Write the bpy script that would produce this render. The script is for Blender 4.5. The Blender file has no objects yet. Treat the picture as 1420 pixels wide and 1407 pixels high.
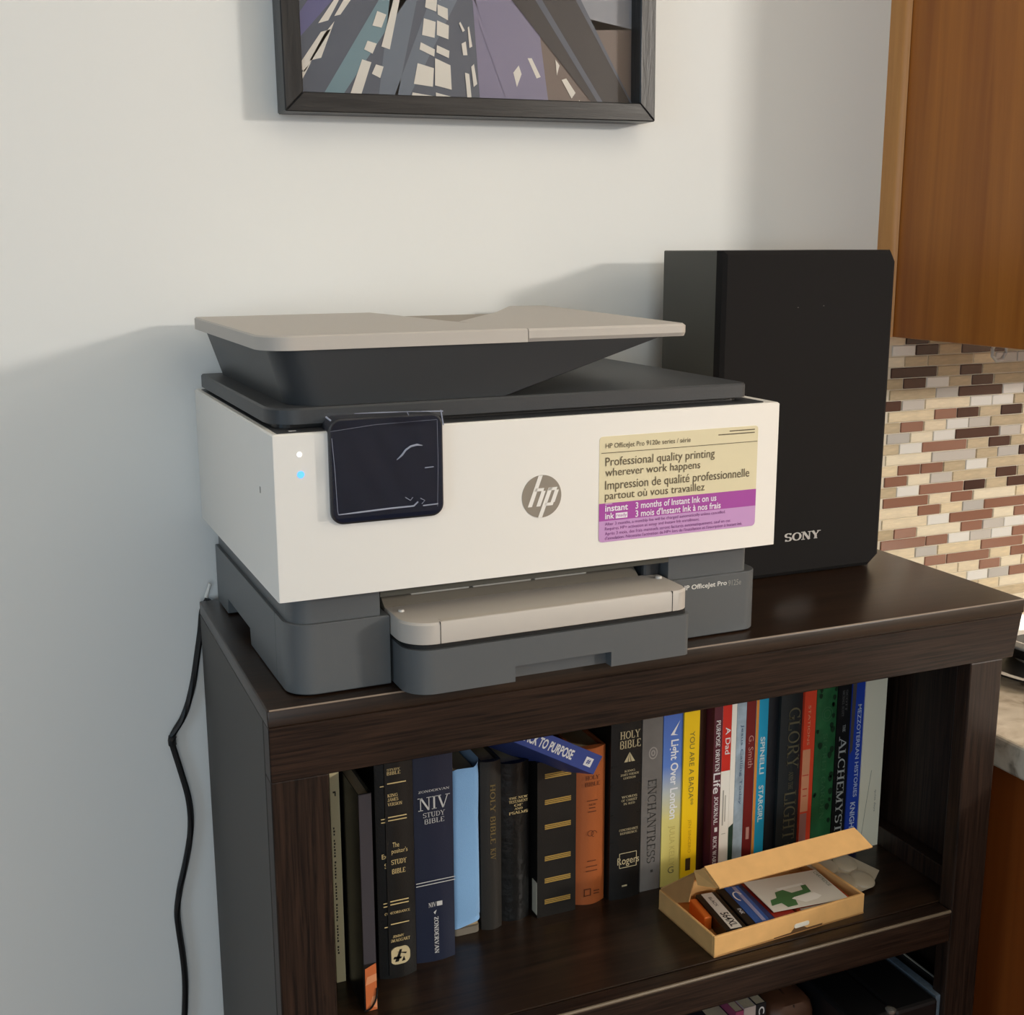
import bpy, bmesh, math, random
from mathutils import Matrix, Vector
random.seed(7)
S = bpy.context.scene
COL = S.collection
PI = math.pi

# ------------------------------------------------------------------ camera, world, light, exposure
cam = bpy.data.objects.new('camera', bpy.data.cameras.new('camera'))
COL.objects.link(cam)
Rm = ((0.921132, 0.084725, -0.379917), (-0.389233, 0.191447, -0.901025), (-0.003605, 0.977839, 0.209326))
cam.matrix_world = Matrix.Translation((-0.165135, -0.86307, 0.339594)) @ Matrix(Rm).to_4x4()
cam.data.sensor_width = 36.0
cam.data.sensor_fit = 'HORIZONTAL'
cam.data.lens = 1694.9 / 1420 * 36
cam.data.clip_start = 0.01
S.camera = cam
S.view_settings.view_transform = 'Standard'
S.view_settings.look = 'None'
S.view_settings.gamma = 1
S.view_settings.use_curve_mapping = False
S.view_settings.exposure = -0.07
W = bpy.data.worlds.new('world')
S.world = W
W.use_nodes = True
W.node_tree.nodes['Background'].inputs[0].default_value = (0.55, 0.6, 0.7, 1)
W.node_tree.nodes['Background'].inputs[1].default_value = 0.3

def lamp(name, kind, loc, power, color, size=0.1, size_y=None, aim=None):
    l = bpy.data.lights.new(name, kind)
    l.energy = power
    l.color = color
    if kind == 'AREA':
        l.shape = 'RECTANGLE'; l.size = size; l.size_y = size_y or size
    else:
        l.shadow_soft_size = size
    o = bpy.data.objects.new(name, l)
    o.location = loc
    if aim:
        o.rotation_euler = (Vector(aim) - Vector(loc)).to_track_quat('-Z', 'Y').to_euler()
    COL.objects.link(o)
    return o
# two bulbs of the kitchen fixture, far right
lamp('kitchen_bulb_near', 'POINT', (2.97, -2.40, 0.99), 116, (1.0, 0.94, 0.86), 0.11)
lamp('kitchen_bulb_far', 'POINT', (2.72, -2.40, 1.02), 96, (1.0, 0.94, 0.86), 0.11)
# added overhead fill light, brightens the wall behind the speaker
lamp('overhead_fill', 'AREA', (0.6, -1.2, 1.62), 8, (1.0, 0.92, 0.72), 1.2, 1.2, (0.6, -1.2, 0))
# daylight through the window behind
lamp('window_daylight', 'AREA', (-1.1, -4.1, 0.55), 38, (0.80, 0.92, 1.0), 1.5, 1.3, (-1.1, 0, 0.55))
# daylight through the side window at the left
lamp('side_window_daylight', 'AREA', (-2.55, -1.6, 0.40), 15, (0.50, 0.76, 1.0), 1.2, 1.3, (0, -1.6, 0.40))

# ------------------------------------------------------------------ materials
def lin(c):
    return tuple(((x / 255) / 12.92 if x / 255 <= 0.04045 else ((x / 255 + 0.055) / 1.055) ** 2.4) for x in c)
MATS = {}
def mat(name, c, rough=0.5, metal=0.0, spec=0.5, bump=0, bscale=200, var=0.0, vscale=30, stretch=(1, 1, 1), coat=0, emit=0, sheen=0, trans=0):
    if name in MATS: return MATS[name]
    m = bpy.data.materials.new(name); m.use_nodes = True
    nt = m.node_tree; b = nt.nodes['Principled BSDF']
    l = lin(c) + (1,)
    b.inputs['Base Color'].default_value = l
    b.inputs['Roughness'].default_value = rough
    b.inputs['Metallic'].default_value = metal
    b.inputs['Specular IOR Level'].default_value = spec
    b.inputs['Coat Weight'].default_value = coat
    b.inputs['Coat Roughness'].default_value = 0.05
    b.inputs['Sheen Weight'].default_value = sheen
    b.inputs['Transmission Weight'].default_value = trans
    if emit:
        b.inputs['Emission Color'].default_value = l
        b.inputs['Emission Strength'].default_value = emit
    if var or bump:
        tc = nt.nodes.new('ShaderNodeTexCoord'); mp = nt.nodes.new('ShaderNodeMapping')
        mp.inputs['Scale'].default_value = stretch
        nt.links.new(tc.outputs['Object'], mp.inputs['Vector'])
    if var:
        n = nt.nodes.new('ShaderNodeTexNoise'); n.inputs['Scale'].default_value = vscale; n.inputs['Detail'].default_value = 5
        nt.links.new(mp.outputs[0], n.inputs['Vector'])
        r = nt.nodes.new('ShaderNodeValToRGB')
        r.color_ramp.elements[0].position = 0.3; r.color_ramp.elements[1].position = 0.7
        r.color_ramp.elements[0].color = tuple(x * (1 - var) for x in l[:3]) + (1,)
        r.color_ramp.elements[1].color = tuple(min(1, x * (1 + var)) for x in l[:3]) + (1,)
        nt.links.new(n.outputs['Fac'], r.inputs['Fac']); nt.links.new(r.outputs['Color'], b.inputs['Base Color'])
    if bump:
        n2 = nt.nodes.new('ShaderNodeTexNoise'); n2.inputs['Scale'].default_value = bscale; n2.inputs['Detail'].default_value = 4
        nt.links.new(mp.outputs[0], n2.inputs['Vector'])
        bp = nt.nodes.new('ShaderNodeBump'); bp.inputs['Strength'].default_value = bump; bp.inputs['Distance'].default_value = 0.001
        nt.links.new(n2.outputs['Fac'], bp.inputs['Height']); nt.links.new(bp.outputs['Normal'], b.inputs['Normal'])
    MATS[name] = m
    return m

def wood(name, dark, light, stretch, rough=0.4, scale=1.0, bump=0.15, coat=0.0, spec=0.5, wave=0):
    m = bpy.data.materials.new(name); m.use_nodes = True
    nt = m.node_tree; b = nt.nodes['Principled BSDF']
    tc = nt.nodes.new('ShaderNodeTexCoord'); mp = nt.nodes.new('ShaderNodeMapping'); mp.inputs['Scale'].default_value = stretch
    nt.links.new(tc.outputs['Object'], mp.inputs['Vector'])
    n = nt.nodes.new('ShaderNodeTexNoise'); n.inputs['Scale'].default_value = scale; n.inputs['Detail'].default_value = 8; n.inputs['Roughness'].default_value = 0.65; n.inputs['Distortion'].default_value = 0.6
    nt.links.new(mp.outputs[0], n.inputs['Vector'])
    fac = n.outputs['Fac']
    if wave:
        w = nt.nodes.new('ShaderNodeTexNoise'); w.inputs['Scale'].default_value = scale * wave; w.inputs['Detail'].default_value = 2; w.inputs['Distortion'].default_value = 2.5
        nt.links.new(mp.outputs[0], w.inputs['Vector'])
        mm = nt.nodes.new('ShaderNodeMath'); mm.operation = 'MULTIPLY_ADD'; mm.inputs[1].default_value = 0.5
        h = nt.nodes.new('ShaderNodeMath'); h.operation = 'MULTIPLY'; h.inputs[1].default_value = 0.5
        nt.links.new(w.outputs['Fac'], h.inputs[0]); nt.links.new(fac, mm.inputs[0]); nt.links.new(h.outputs[0], mm.inputs[2])
        fac = mm.outputs[0]
    r = nt.nodes.new('ShaderNodeValToRGB')
    r.color_ramp.elements[0].position = 0.36; r.color_ramp.elements[1].position = 0.66
    r.color_ramp.elements[0].color = lin(dark) + (1,); r.color_ramp.elements[1].color = lin(light) + (1,)
    nt.links.new(fac, r.inputs['Fac']); nt.links.new(r.outputs['Color'], b.inputs['Base Color'])
    b.inputs['Roughness'].default_value = rough
    b.inputs['Coat Weight'].default_value = coat
    b.inputs['Specular IOR Level'].default_value = spec
    bp = nt.nodes.new('ShaderNodeBump'); bp.inputs['Strength'].default_value = bump; bp.inputs['Distance'].default_value = 0.001
    nt.links.new(fac, bp.inputs['Height']); nt.links.new(bp.outputs['Normal'], b.inputs['Normal'])
    return m

def clear_mat(name, tint, alpha, rough=0.05):
    m = bpy.data.materials.new(name); m.use_nodes = True
    nt = m.node_tree; nt.nodes.clear()
    out = nt.nodes.new('ShaderNodeOutputMaterial'); t = nt.nodes.new('ShaderNodeBsdfTransparent'); g = nt.nodes.new('ShaderNodeBsdfGlossy')
    d = nt.nodes.new('ShaderNodeBsdfDiffuse'); d.inputs[0].default_value = lin(tint) + (1,)
    g.inputs['Roughness'].default_value = rough; g.inputs[0].default_value = (1, 1, 1, 1)
    fr = nt.nodes.new('ShaderNodeFresnel'); fr.inputs[0].default_value = 1.3
    m1 = nt.nodes.new('ShaderNodeMixShader'); m1.inputs[0].default_value = alpha
    nt.links.new(t.outputs[0], m1.inputs[1]); nt.links.new(d.outputs[0], m1.inputs[2])
    m2 = nt.nodes.new('ShaderNodeMixShader'); nt.links.new(fr.outputs[0], m2.inputs[0])
    nt.links.new(m1.outputs[0], m2.inputs[1]); nt.links.new(g.outputs[0], m2.inputs[2]); nt.links.new(m2.outputs[0], out.inputs[0])
    return m

def ramp_z(name, stops, rough=0.4):
    """print gradient running down a book spine (object z)"""
    m = bpy.data.materials.new(name); m.use_nodes = True
    nt = m.node_tree; b = nt.nodes['Principled BSDF']; b.inputs['Roughness'].default_value = rough
    tc = nt.nodes.new('ShaderNodeTexCoord'); sx = nt.nodes.new('ShaderNodeSeparateXYZ'); nt.links.new(tc.outputs['Object'], sx.inputs[0])
    r = nt.nodes.new('ShaderNodeValToRGB'); mr = nt.nodes.new('ShaderNodeMapRange')
    mr.inputs[1].default_value = stops[0][0]; mr.inputs[2].default_value = stops[-1][0]
    nt.links.new(sx.outputs[2], mr.inputs[0]); nt.links.new(mr.outputs[0], r.inputs['Fac'])
    z0, z1 = stops[0][0], stops[-1][0]
    while len(r.color_ramp.elements) < len(stops): r.color_ramp.elements.new(0.5)
    for e, (z, c) in zip(r.color_ramp.elements, stops):
        e.position = (z - z0) / (z1 - z0); e.color = lin(c) + (1,)
    nt.links.new(r.outputs['Color'], b.inputs['Base Color'])
    return m

# ------------------------------------------------------------------ mesh helpers
class MB:
    def __init__(s): s.v = []; s.f = []; s.mi = []
    def face(s, pts, mi=0):
        i = len(s.v); s.v += [tuple(p) for p in pts]; s.f.append(tuple(range(i, i + len(pts)))); s.mi.append(mi)
    def loft(s, rings, mi=0, cap=(True, True), close=True):
        i0 = len(s.v); n = len(rings[0])
        for r in rings: s.v += [tuple(p) for p in r]
        for k in range(len(rings) - 1):
            a = i0 + k * n; b = a + n
            for j in range(n if close else n - 1):
                j2 = (j + 1) % n
                s.f.append((a + j, a + j2, b + j2, b + j)); s.mi.append(mi)
        if close and cap[0]: s.f.append(tuple(reversed(range(i0, i0 + n)))); s.mi.append(mi)
        if close and cap[1]:
            e = i0 + (len(rings) - 1) * n; s.f.append(tuple(range(e, e + n))); s.mi.append(mi)
        return s
    def box(s, x0, x1, y0, y1, z0, z1, mi=0):
        r = lambda z: [(x0, y0, z), (x1, y0, z), (x1, y1, z), (x0, y1, z)]
        return s.loft([r(z0), r(z1)], mi)
    def prism(s, poly, h0, h1, axis='z', mi=0):
        f = {'z': lambda p, h: (p[0], p[1], h), 'y': lambda p, h: (p[0], h, p[1]), 'x': lambda p, h: (h, p[0], p[1])}[axis]
        return s.loft([[f(p, h0) for p in poly], [f(p, h1) for p in poly]], mi)
    def tube(s, pts, r, n=8, mi=0, radii=None):
        P = [Vector(p) for p in pts]; rings = []
        up = Vector((0.3, 0.2, 1)).normalized()
        for i, p in enumerate(P):
            t = (P[min(i + 1, len(P) - 1)] - P[max(i - 1, 0)]).normalized()
            a = t.cross(up)
            if a.length < 1e-3: a = t.cross(Vector((1, 0, 0)))
            a.normalize(); b = a.cross(t); rr = radii[i] if radii else r
            rings.append([p + (a * math.cos(2 * PI * k / n) + b * math.sin(2 * PI * k / n)) * rr for k in range(n)])
        return s.loft(rings, mi)
    def lathe(s, prof, c=(0, 0, 0), n=32, mi=0, sx=1, sy=1):
        rings = [[(c[0] + r * sx * math.cos(2 * PI * k / n), c[1] + r * sy * math.sin(2 * PI * k / n), c[2] + z) for k in range(n)] for r, z in prof]
        return s.loft(rings, mi)
    def build(s, name, mats, parent=None, bevel=0, seg=2, smooth=False, fix=True):
        me = bpy.data.meshes.new(name); me.from_pydata(s.v, [], s.f)
        for m in (mats if isinstance(mats, (list, tuple)) else [mats]): me.materials.append(m)
        me.polygons.foreach_set('material_index', s.mi)
        if fix or bevel:
            bm = bmesh.new(); bm.from_mesh(me)
            if fix: bmesh.ops.recalc_face_normals(bm, faces=bm.faces)
            if bevel:
                es = [e for e in bm.edges if len(e.link_faces) == 2 and e.calc_face_angle(0) > 0.6]
                bmesh.ops.bevel(bm, geom=es, offset=bevel, segments=seg, profile=0.5, affect='EDGES', clamp_overlap=True)
            bm.to_mesh(me); bm.free()
        if smooth:
            me.polygons.foreach_set('use_smooth', [True] * len(me.polygons))
            try: me.set_sharp_from_angle(angle=math.radians(35))
            except Exception: pass
        o = bpy.data.objects.new(name, me); COL.objects.link(o)
        if parent: o.parent = parent
        return o

def rrect(x0, x1, y0, y1, r, n=6):
    """r: radii at (x0,y0),(x1,y0),(x1,y1),(x0,y1)"""
    if not isinstance(r, (list, tuple)): r = [r] * 4
    P = []
    for (cx, cy, sx, sy, a, rr) in ((x0, y0, 1, 1, PI, r[0]), (x1, y0, -1, 1, 1.5 * PI, r[1]), (x1, y1, -1, -1, 0, r[2]), (x0, y1, 1, -1, .5 * PI, r[3])):
        ox, oy = cx + sx * rr, cy + sy * rr
        for k in range(n + 1):
            t = a + k / n * PI / 2
            P.append((ox + rr * math.cos(t), oy + rr * math.sin(t)))
    return P

def tag(o, label=None, cat=None, group=None, kind=None):
    if label: o['label'] = label
    if cat: o['category'] = cat
    if group: o['group'] = group
    if kind: o['kind'] = kind
    return o
def thing(name, loc, label, cat, group=None, rz=0, rx=0, ry=0):
    o = bpy.data.objects.new(name, None); COL.objects.link(o)
    o.location = loc; o.rotation_euler = (rx, ry, rz)
    return tag(o, label, cat, group)

# ------------------------------------------------------------------ lettering
# small slab-serif stroke alphabet: (width, strokes); l = line x0 y0 x1 y1 weight, a = arc cx cy rx ry a0 a1 weight, s = serif x y
TH, TN = .17, .08
SER = {
 'A': (.86, ['l .06 0 .42 1 n', 'l .42 1 .80 0 t', 'l .2 .33 .66 .33 n', 's .06 0', 's .80 0']),
 'B': (.74, ['l .17 0 .17 1 t', 'a .32 .75 .28 .25 -90 90 m', 'a .32 .26 .34 .26 -90 90 m', 'l .1 .96 .34 .96 n', 'l .1 .5 .34 .5 n', 'l .1 .04 .34 .04 n']),
 'C': (.78, ['a .44 .5 .36 .46 50 310 m', 'l .69 .72 .69 .98 n']),
 'D': (.82, ['l .17 0 .17 1 t', 'a .3 .5 .44 .46 -90 90 m', 'l .08 .96 .32 .96 n', 'l .08 .04 .32 .04 n']),
 'E': (.7, ['l .17 0 .17 1 t', 'l .08 .96 .6 .96 n', 'l .17 .5 .48 .5 n', 'l .08 .04 .62 .04 n', 'l .6 .78 .6 1 n', 'l .62 0 .62 .24 n']),
 'F': (.66, ['l .17 0 .17 1 t', 'l .08 .96 .6 .96 n', 'l .17 .5 .48 .5 n', 'l .6 .78 .6 1 n', 's .17 0']),
 'G': (.84, ['a .44 .5 .36 .46 50 330 m', 'l .69 .72 .69 .98 n', 'l .7 .05 .7 .44 t', 'l .52 .44 .82 .44 n']),
 'H': (.86, ['l .17 0 .17 1 t', 'l .68 0 .68 1 t', 'l .17 .5 .68 .5 n', 's .17 0', 's .17 1', 's .68 0', 's .68 1']),
 'I': (.36, ['l .18 0 .18 1 t', 's .18 0', 's .18 1']),
 'J': (.5, ['l .3 .2 .3 1 t', 'a .16 .2 .16 .2 180 360 m', 's .3 1']),
 'K': (.82, ['l .17 0 .17 1 t', 'l .22 .45 .66 1 n', 'l .34 .58 .7 0 t', 's .17 0', 's .17 1', 's .68 1', 's .7 0']),
 'L': (.66, ['l .17 0 .17 1 t', 's .17 1', 'l .08 .04 .6 .04 n', 'l .6 0 .6 .28 n']),
 'M': (1.0, ['l .14 0 .14 1 n', 'l .14 1 .5 .05 t', 'l .5 .05 .84 1 n', 'l .84 0 .84 1 t', 's .14 0', 's .84 0', 's .1 1', 's .88 1']),
 'N': (.88, ['l .14 0 .14 1 n', 'l .16 1 .72 0 t', 'l .73 0 .73 1 n', 's .14 0', 's .1 1', 's .73 1']),
 'O': (.86, ['a .43 .5 .35 .46 0 360 m']),
 'P': (.7, ['l .17 0 .17 1 t', 'a .3 .73 .32 .25 -90 90 m', 'l .08 .96 .32 .96 n', 'l .17 .48 .32 .48 n', 's .17 0']),
 'Q': (.86, ['a .43 .5 .35 .46 0 360 m', 'l .46 .2 .78 -.12 t']),
 'R': (.82, ['l .17 0 .17 1 t', 'a .3 .74 .3 .24 -90 90 m', 'l .08 .96 .32 .96 n', 'l .17 .5 .32 .5 n', 'l .38 .5 .7 0 t', 's .17 0', 's .72 0']),
 'S': (.66, ['a .33 .73 .25 .23 30 270 m', 'a .33 .27 .25 .23 -150 90 m', 'l .56 .76 .56 1 n', 'l .1 0 .1 .24 n']),
 'T': (.74, ['l .37 0 .37 1 t', 'l .04 .96 .7 .96 n', 'l .05 .76 .05 1 n', 'l .69 .76 .69 1 n', 's .37 0']),
 'U': (.84, ['l .17 .3 .17 1 t', 'a .42 .3 .25 .28 180 360 m', 'l .68 .3 .68 1 n', 's .17 1', 's .68 1']),
 'V': (.84, ['l .1 1 .42 0 t', 'l .42 0 .74 1 n', 's .1 1', 's .74 1']),
 'W': (1.1, ['l .1 1 .34 0 t', 'l .34 0 .54 1 n', 'l .54 1 .78 0 t', 'l .78 0 1.0 1 n', 's .1 1', 's 1.0 1']),
 'X': (.82, ['l .12 1 .7 0 t', 'l .12 0 .7 1 n', 's .12 0', 's .7 0', 's .12 1', 's .7 1']),
 'Y': (.82, ['l .4 0 .4 .48 t', 'l .1 1 .4 .45 t', 'l .4 .45 .7 1 n', 's .4 0', 's .1 1', 's .7 1']),
 'Z': (.7, ['l .08 .96 .6 .96 n', 'l .6 .96 .1 .04 t', 'l .08 .04 .62 .04 n', 'l .62 0 .62 .24 n', 'l .08 .76 .08 1 n']),
}
def serif_polys(txt, heavy=1.0):
    out = []; x = 0
    for ch in txt:
        if ch not in SER: x += .4; continue
        w, st = SER[ch]
        for q in st:
            q = q.split(); k = q[0]; wt = {'n': TN, 't': TH, 'm': .12}.get(q[-1], TN) * heavy
            f = [float(a) for a in q[1:] if a not in 'ntm']
            if k == 'l':
                a = Vector((f[0], f[1])); b = Vector((f[2], f[3])); d = (b - a).normalized(); n = Vector((-d.y, d.x)) * wt / 2
                out.append([(x + p.x, p.y) for p in (a - n, b - n, b + n, a + n)])
            elif k == 's':
                h = .07 * heavy; y = f[1] if f[1] == 0 else f[1] - h
                out.append([(x + f[0] - .17, y), (x + f[0] + .17, y), (x + f[0] + .17, y + h), (x + f[0] - .17, y + h)])
            else:
                cx, cy, rx, ry, a0, a1 = f; n = 14 if a1 - a0 > 200 else 8
                for i in range(n):
                    t0 = math.radians(a0 + (a1 - a0) * i / n); t1 = math.radians(a0 + (a1 - a0) * (i + 1) / n)
                    th = lambda t: wt * (.55 + .75 * abs(math.cos(t))) / 2
                    P = lambda t, s: (x + cx + (rx + s * th(t)) * math.cos(t), cy + (ry + s * th(t)) * math.sin(t))
                    out.append([P(t0, -1), P(t0, 1), P(t1, 1), P(t1, -1)])
        x += w + .04
    return out

_fc = {}
def font_polys(txt, bold=0.0):
    key = (txt, bold)
    if key in _fc: return _fc[key]
    cu = bpy.data.curves.new('t', 'FONT'); cu.body = txt; cu.size = 1; cu.offset = bold; cu.resolution_u = 3
    ob = bpy.data.objects.new('t', cu); COL.objects.link(ob)
    me = bpy.data.meshes.new_from_object(ob.evaluated_get(bpy.context.evaluated_depsgraph_get()))
    out = [[tuple(me.vertices[i].co[:2]) for i in p.vertices] for p in me.polygons]
    bpy.data.objects.remove(ob); bpy.data.curves.remove(cu); bpy.data.meshes.remove(me)
    _fc[key] = out
    return out

def ink(mb, txt, O, U, V, w, h, serif=False, bold=0.0, mi=0, heavy=1.0, xh=None):
    """lay txt into the w x h rectangle with its lower left corner at O"""
    P = serif_polys(txt, heavy) if serif else font_polys(txt, bold)
    if not P: return
    xs = [p[0] for q in P for p in q]; ys = [p[1] for q in P for p in q]
    x0, x1, y0, y1 = min(xs), max(xs), min(ys), max(ys)
    O, U, V = Vector(O), Vector(U).normalized(), Vector(V).normalized()
    for q in P: mb.face([O + U * ((p[0] - x0) / (x1 - x0) * w) + V * ((p[1] - y0) / (y1 - y0) * h) for p in q], mi)
def bar(mb, O, U, V, w, h, mi=0):
    O, U, V = Vector(O), Vector(U).normalized(), Vector(V).normalized()
    mb.face([O, O + U * w, O + U * w + V * h, O + V * h], mi)
def arcpoly(mb, O, U, V, cx, cy, rx, ry, a0, a1, th, n=20, mi=0):
    O, U, V = Vector(O), Vector(U).normalized(), Vector(V).normalized()
    for i in range(n):
        t0 = math.radians(a0 + (a1 - a0) * i / n); t1 = math.radians(a0 + (a1 - a0) * (i + 1) / n)
        q = lambda t, s: O + U * (cx + (rx + s * th / 2) * math.cos(t)) + V * (cy + (ry + s * th / 2) * math.sin(t))
        mb.face([q(t0, -1), q(t0, 1), q(t1, 1), q(t1, -1)], mi)

# ------------------------------------------------------------------ setting
YW = 0.3355
FLOOR = -0.86
CEIL = 1.66
wallm = mat('wall_paint', (230, 230, 227), 0.62, bump=0.12, bscale=90, spec=0.3)
def struct(name, mb, m, bevel=0, **k):
    return tag(mb.build(name, m, None, bevel, **k), kind='structure')
struct('wall_back', MB().box(-2.6, 4.2, YW, YW + 0.1, FLOOR, CEIL), wallm)
struct('wall_left', MB().box(-2.7, -2.6, -4.3, -2.2, FLOOR, CEIL).box(-2.7, -2.6, -1.0, YW + 0.1, FLOOR, CEIL).box(-2.7, -2.6, -2.2, -1.0, FLOOR, -.25).box(-2.7, -2.6, -2.2, -1.0, 1.05, CEIL), mat('left_wall_paint', (150, 148, 144), 0.7))
struct('wall_right', MB().box(4.2, 4.3, -4.3, YW + 0.1, FLOOR, CEIL), mat('kitchen_wall_paint', (176, 160, 140), 0.7))
fw = MB()
fw.box(-2.6, -1.9, -4.3, -4.2, FLOOR, CEIL).box(-0.3, 4.2, -4.3, -4.2, FLOOR, CEIL)
fw.box(-1.9, -.3, -4.3, -4.2, FLOOR, -0.25).box(-1.9, -.3, -4.3, -4.2, 1.15, CEIL)
struct('wall_front', fw, mat('far_wall_paint', (150, 140, 128), 0.7))
wn = MB()
for x in (-1.9, -1.12, -.34): wn.box(x, x + .04, -4.29, -4.21, -.25, 1.15)
for z in (-.25, 1.11): wn.box(-1.9, -.3, -4.28, -4.22, z, z + .04)
struct('window_1', wn, mat('window_frame_white', (225, 225, 222), 0.4))
wl = MB()
for y in (-2.2, -1.62, -1.04): wl.box(-2.69, -2.61, y, y + .04, -.25, 1.05)
for z in (-.25, 1.01): wl.box(-2.68, -2.62, -2.2, -1.0, z, z + .04)
struct('window_2', wl, MATS['window_frame_white'])
struct('floor', MB().box(-2.6, 4.2, -4.2, YW, FLOOR - 0.1, FLOOR), wood('floor_oak', (70, 48, 32), (105, 74, 50), (1.5, 14, 14), 0.45, 1.6))
struct('ceiling', MB().box(-2.6, 4.2, -4.2, YW, CEIL, CEIL + 0.1), mat('ceiling_paint', (225, 222, 215), 0.8))
struct('baseboard_back', MB().box(-2.6, -0.02, YW - 0.014, YW, FLOOR, FLOOR + 0.09), mat('baseboard_white', (228, 226, 220), 0.4), 0.003)

# ------------------------------------------------------------------ backsplash tiles (each strip its own piece)
TIL = '''16 858 D 1;15 840 W 1;15 876 D 1;15 912 B 1;15 949 D 2;14 822 C 1;14 858 B 1;14 894 B 2;14 1002 G 1;14 1038 G 1;13 838 D 2;13 910 B 1;13 946 D 1;13 982 B 2;
12 858 D 1;12 894 W 1;12 930 B 1;12 966 D 1;12 1002 B 2;11 838 B 2;11 910 G 1;11 946 D 2;11 1018 W 1;11 1054 D 1;10 822 D 1;10 858 G 1;10 894 C 2;10 966 W 1;10 1002 W 1;10 1038 B 1;
9 838 C 2;9 910 R 1;9 946 D 1;9 982 B 1;9 1018 D 1;8 858 R 1;8 894 C 1;8 930 W 1;8 966 G 1;8 1002 B 2;7 838 G 1;7 910 W 1;7 946 D 2;7 1018 G 1;
6 858 W 1;6 894 R 2;6 966 B 1;6 1002 D 1;6 1038 B 1;5 838 C 2;5 910 G 2;5 982 B 1;5 1018 G 1;5 1054 D 1;4 858 R 1;4 894 R 1;4 930 B 1;4 966 W 1;4 1002 B 2;
3 838 R 1;3 910 G 1;3 946 B 2;3 1018 D 1;2 858 W 1;2 894 R 2;2 966 D 1;2 1002 B 1;2 1038 D 1;1 838 R 2;1 946 R 1;1 982 C 2;0 822 C 2;0 894 R 1;0 966 G 1;0 1002 R 2;
-1 838 C 2;-1 910 W 1;-1 946 R 2;-1 1018 C 1;-1 1054 R 1;-2 858 R 1;-2 894 C 2;-2 966 R 1;-2 1002 G 1;-2 1038 W 1;-3 838 R 2;-3 910 R 1;-3 946 W 1;-3 982 G 1;-3 1018 W 1;-3 1054 R 1;
-4 894 G 1;-4 930 C 2;-4 1002 R 2;-5 838 C 2;-5 910 R 1;-5 946 R 2;-5 1018 C 1;-5 1054 R 1;-6 858 C 2;-6 930 C 1;-6 1002 R 1;-6 1038 C 1;-7 910 C 1;-7 982 W 1;-7 1018 G 1;-7 1054 R 1'''
sp = struct('wall_backsplash', MB().box(0.80, 1.30, YW - 0.0058, YW, -0.16, 0.245), mat('grout', (222, 212, 192), 0.8, bump=.2, bscale=600))
glassy = dict(rough=0.12, spec=0.6)
TM = {'D': [mat('tile_dark_brown', (84, 56, 48), **glassy), mat('tile_dark_umber', (70, 46, 42), **glassy)],
      'R': [mat('tile_rose_brown', (158, 116, 98), **glassy), mat('tile_copper_brown', (148, 106, 88), **glassy)],
      'W': [mat('tile_milk_glass', (236, 234, 228), rough=.2, spec=.6)],
      'G': [mat('tile_grey_glass', (196, 192, 186), rough=.15, spec=.6), mat('tile_pearl_grey', (206, 200, 192), rough=.2, spec=.6)],
      'B': [mat('tile_olive_stone', (192, 174, 142), 0.5, var=.12, vscale=60, stretch=(1, 1, 5), bump=.3, bscale=150), mat('tile_beige_stone', (202, 184, 152), 0.5, var=.12, vscale=60, stretch=(1, 1, 5))],
      'C': [mat('tile_cream_stone', (234, 218, 188), 0.5, var=.08, vscale=60, stretch=(1, 1, 5), bump=.3, bscale=150), mat('tile_sand_stone', (228, 210, 176), 0.5, var=.1, vscale=60, stretch=(1, 1, 5)), mat('tile_ivory_stone', (238, 226, 200), 0.45, var=.06, vscale=60, stretch=(1, 1, 5))]}
PITCH, MOD = 0.01355, 0.036
cells = {}
for t in TIL.replace('\n', '').split(';'):
    r, x, c, n = t.split(); r = int(r); off = 0.822 if r % 2 == 0 else 0.838
    cells.setdefault(r, {})[round((int(x) / 1000 - off) / MOD)] = (c, int(n))
tile_mesh = {}
def tile_obj(r, k, n, c):
    off = 0.822 if r % 2 == 0 else 0.838
    m = random.choice(TM[c]); key = (n, m.name)
    if key not in tile_mesh:
        L = n * MOD - 0.0014
        o = MB().box(0, L, -0.0034, 0, -0.0062, 0.0062).build('tile', m, sp, 0.0007, 1)
        tile_mesh[key] = o.data
    else:
        o = bpy.data.objects.new('tile', tile_mesh[key]); COL.objects.link(o); o.parent = sp
    o.location = (off + k * MOD + 0.0007, YW - 0.0036 - random.uniform(0, .0006), 0.0098 + r * PITCH)
for r in range(-12, 17):
    k = 0; kmax = 8
    while k < kmax:
        if r in cells and k in cells[r]: c, n = cells[r][k]
        else:
            c = random.choice('CCCCCB'); n = 1
            if not (r in cells and (k + 1) in cells[r]) and k + 1 < kmax and random.random() < .6: n = 2
        tile_obj(r, k, n, c); k += n

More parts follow.
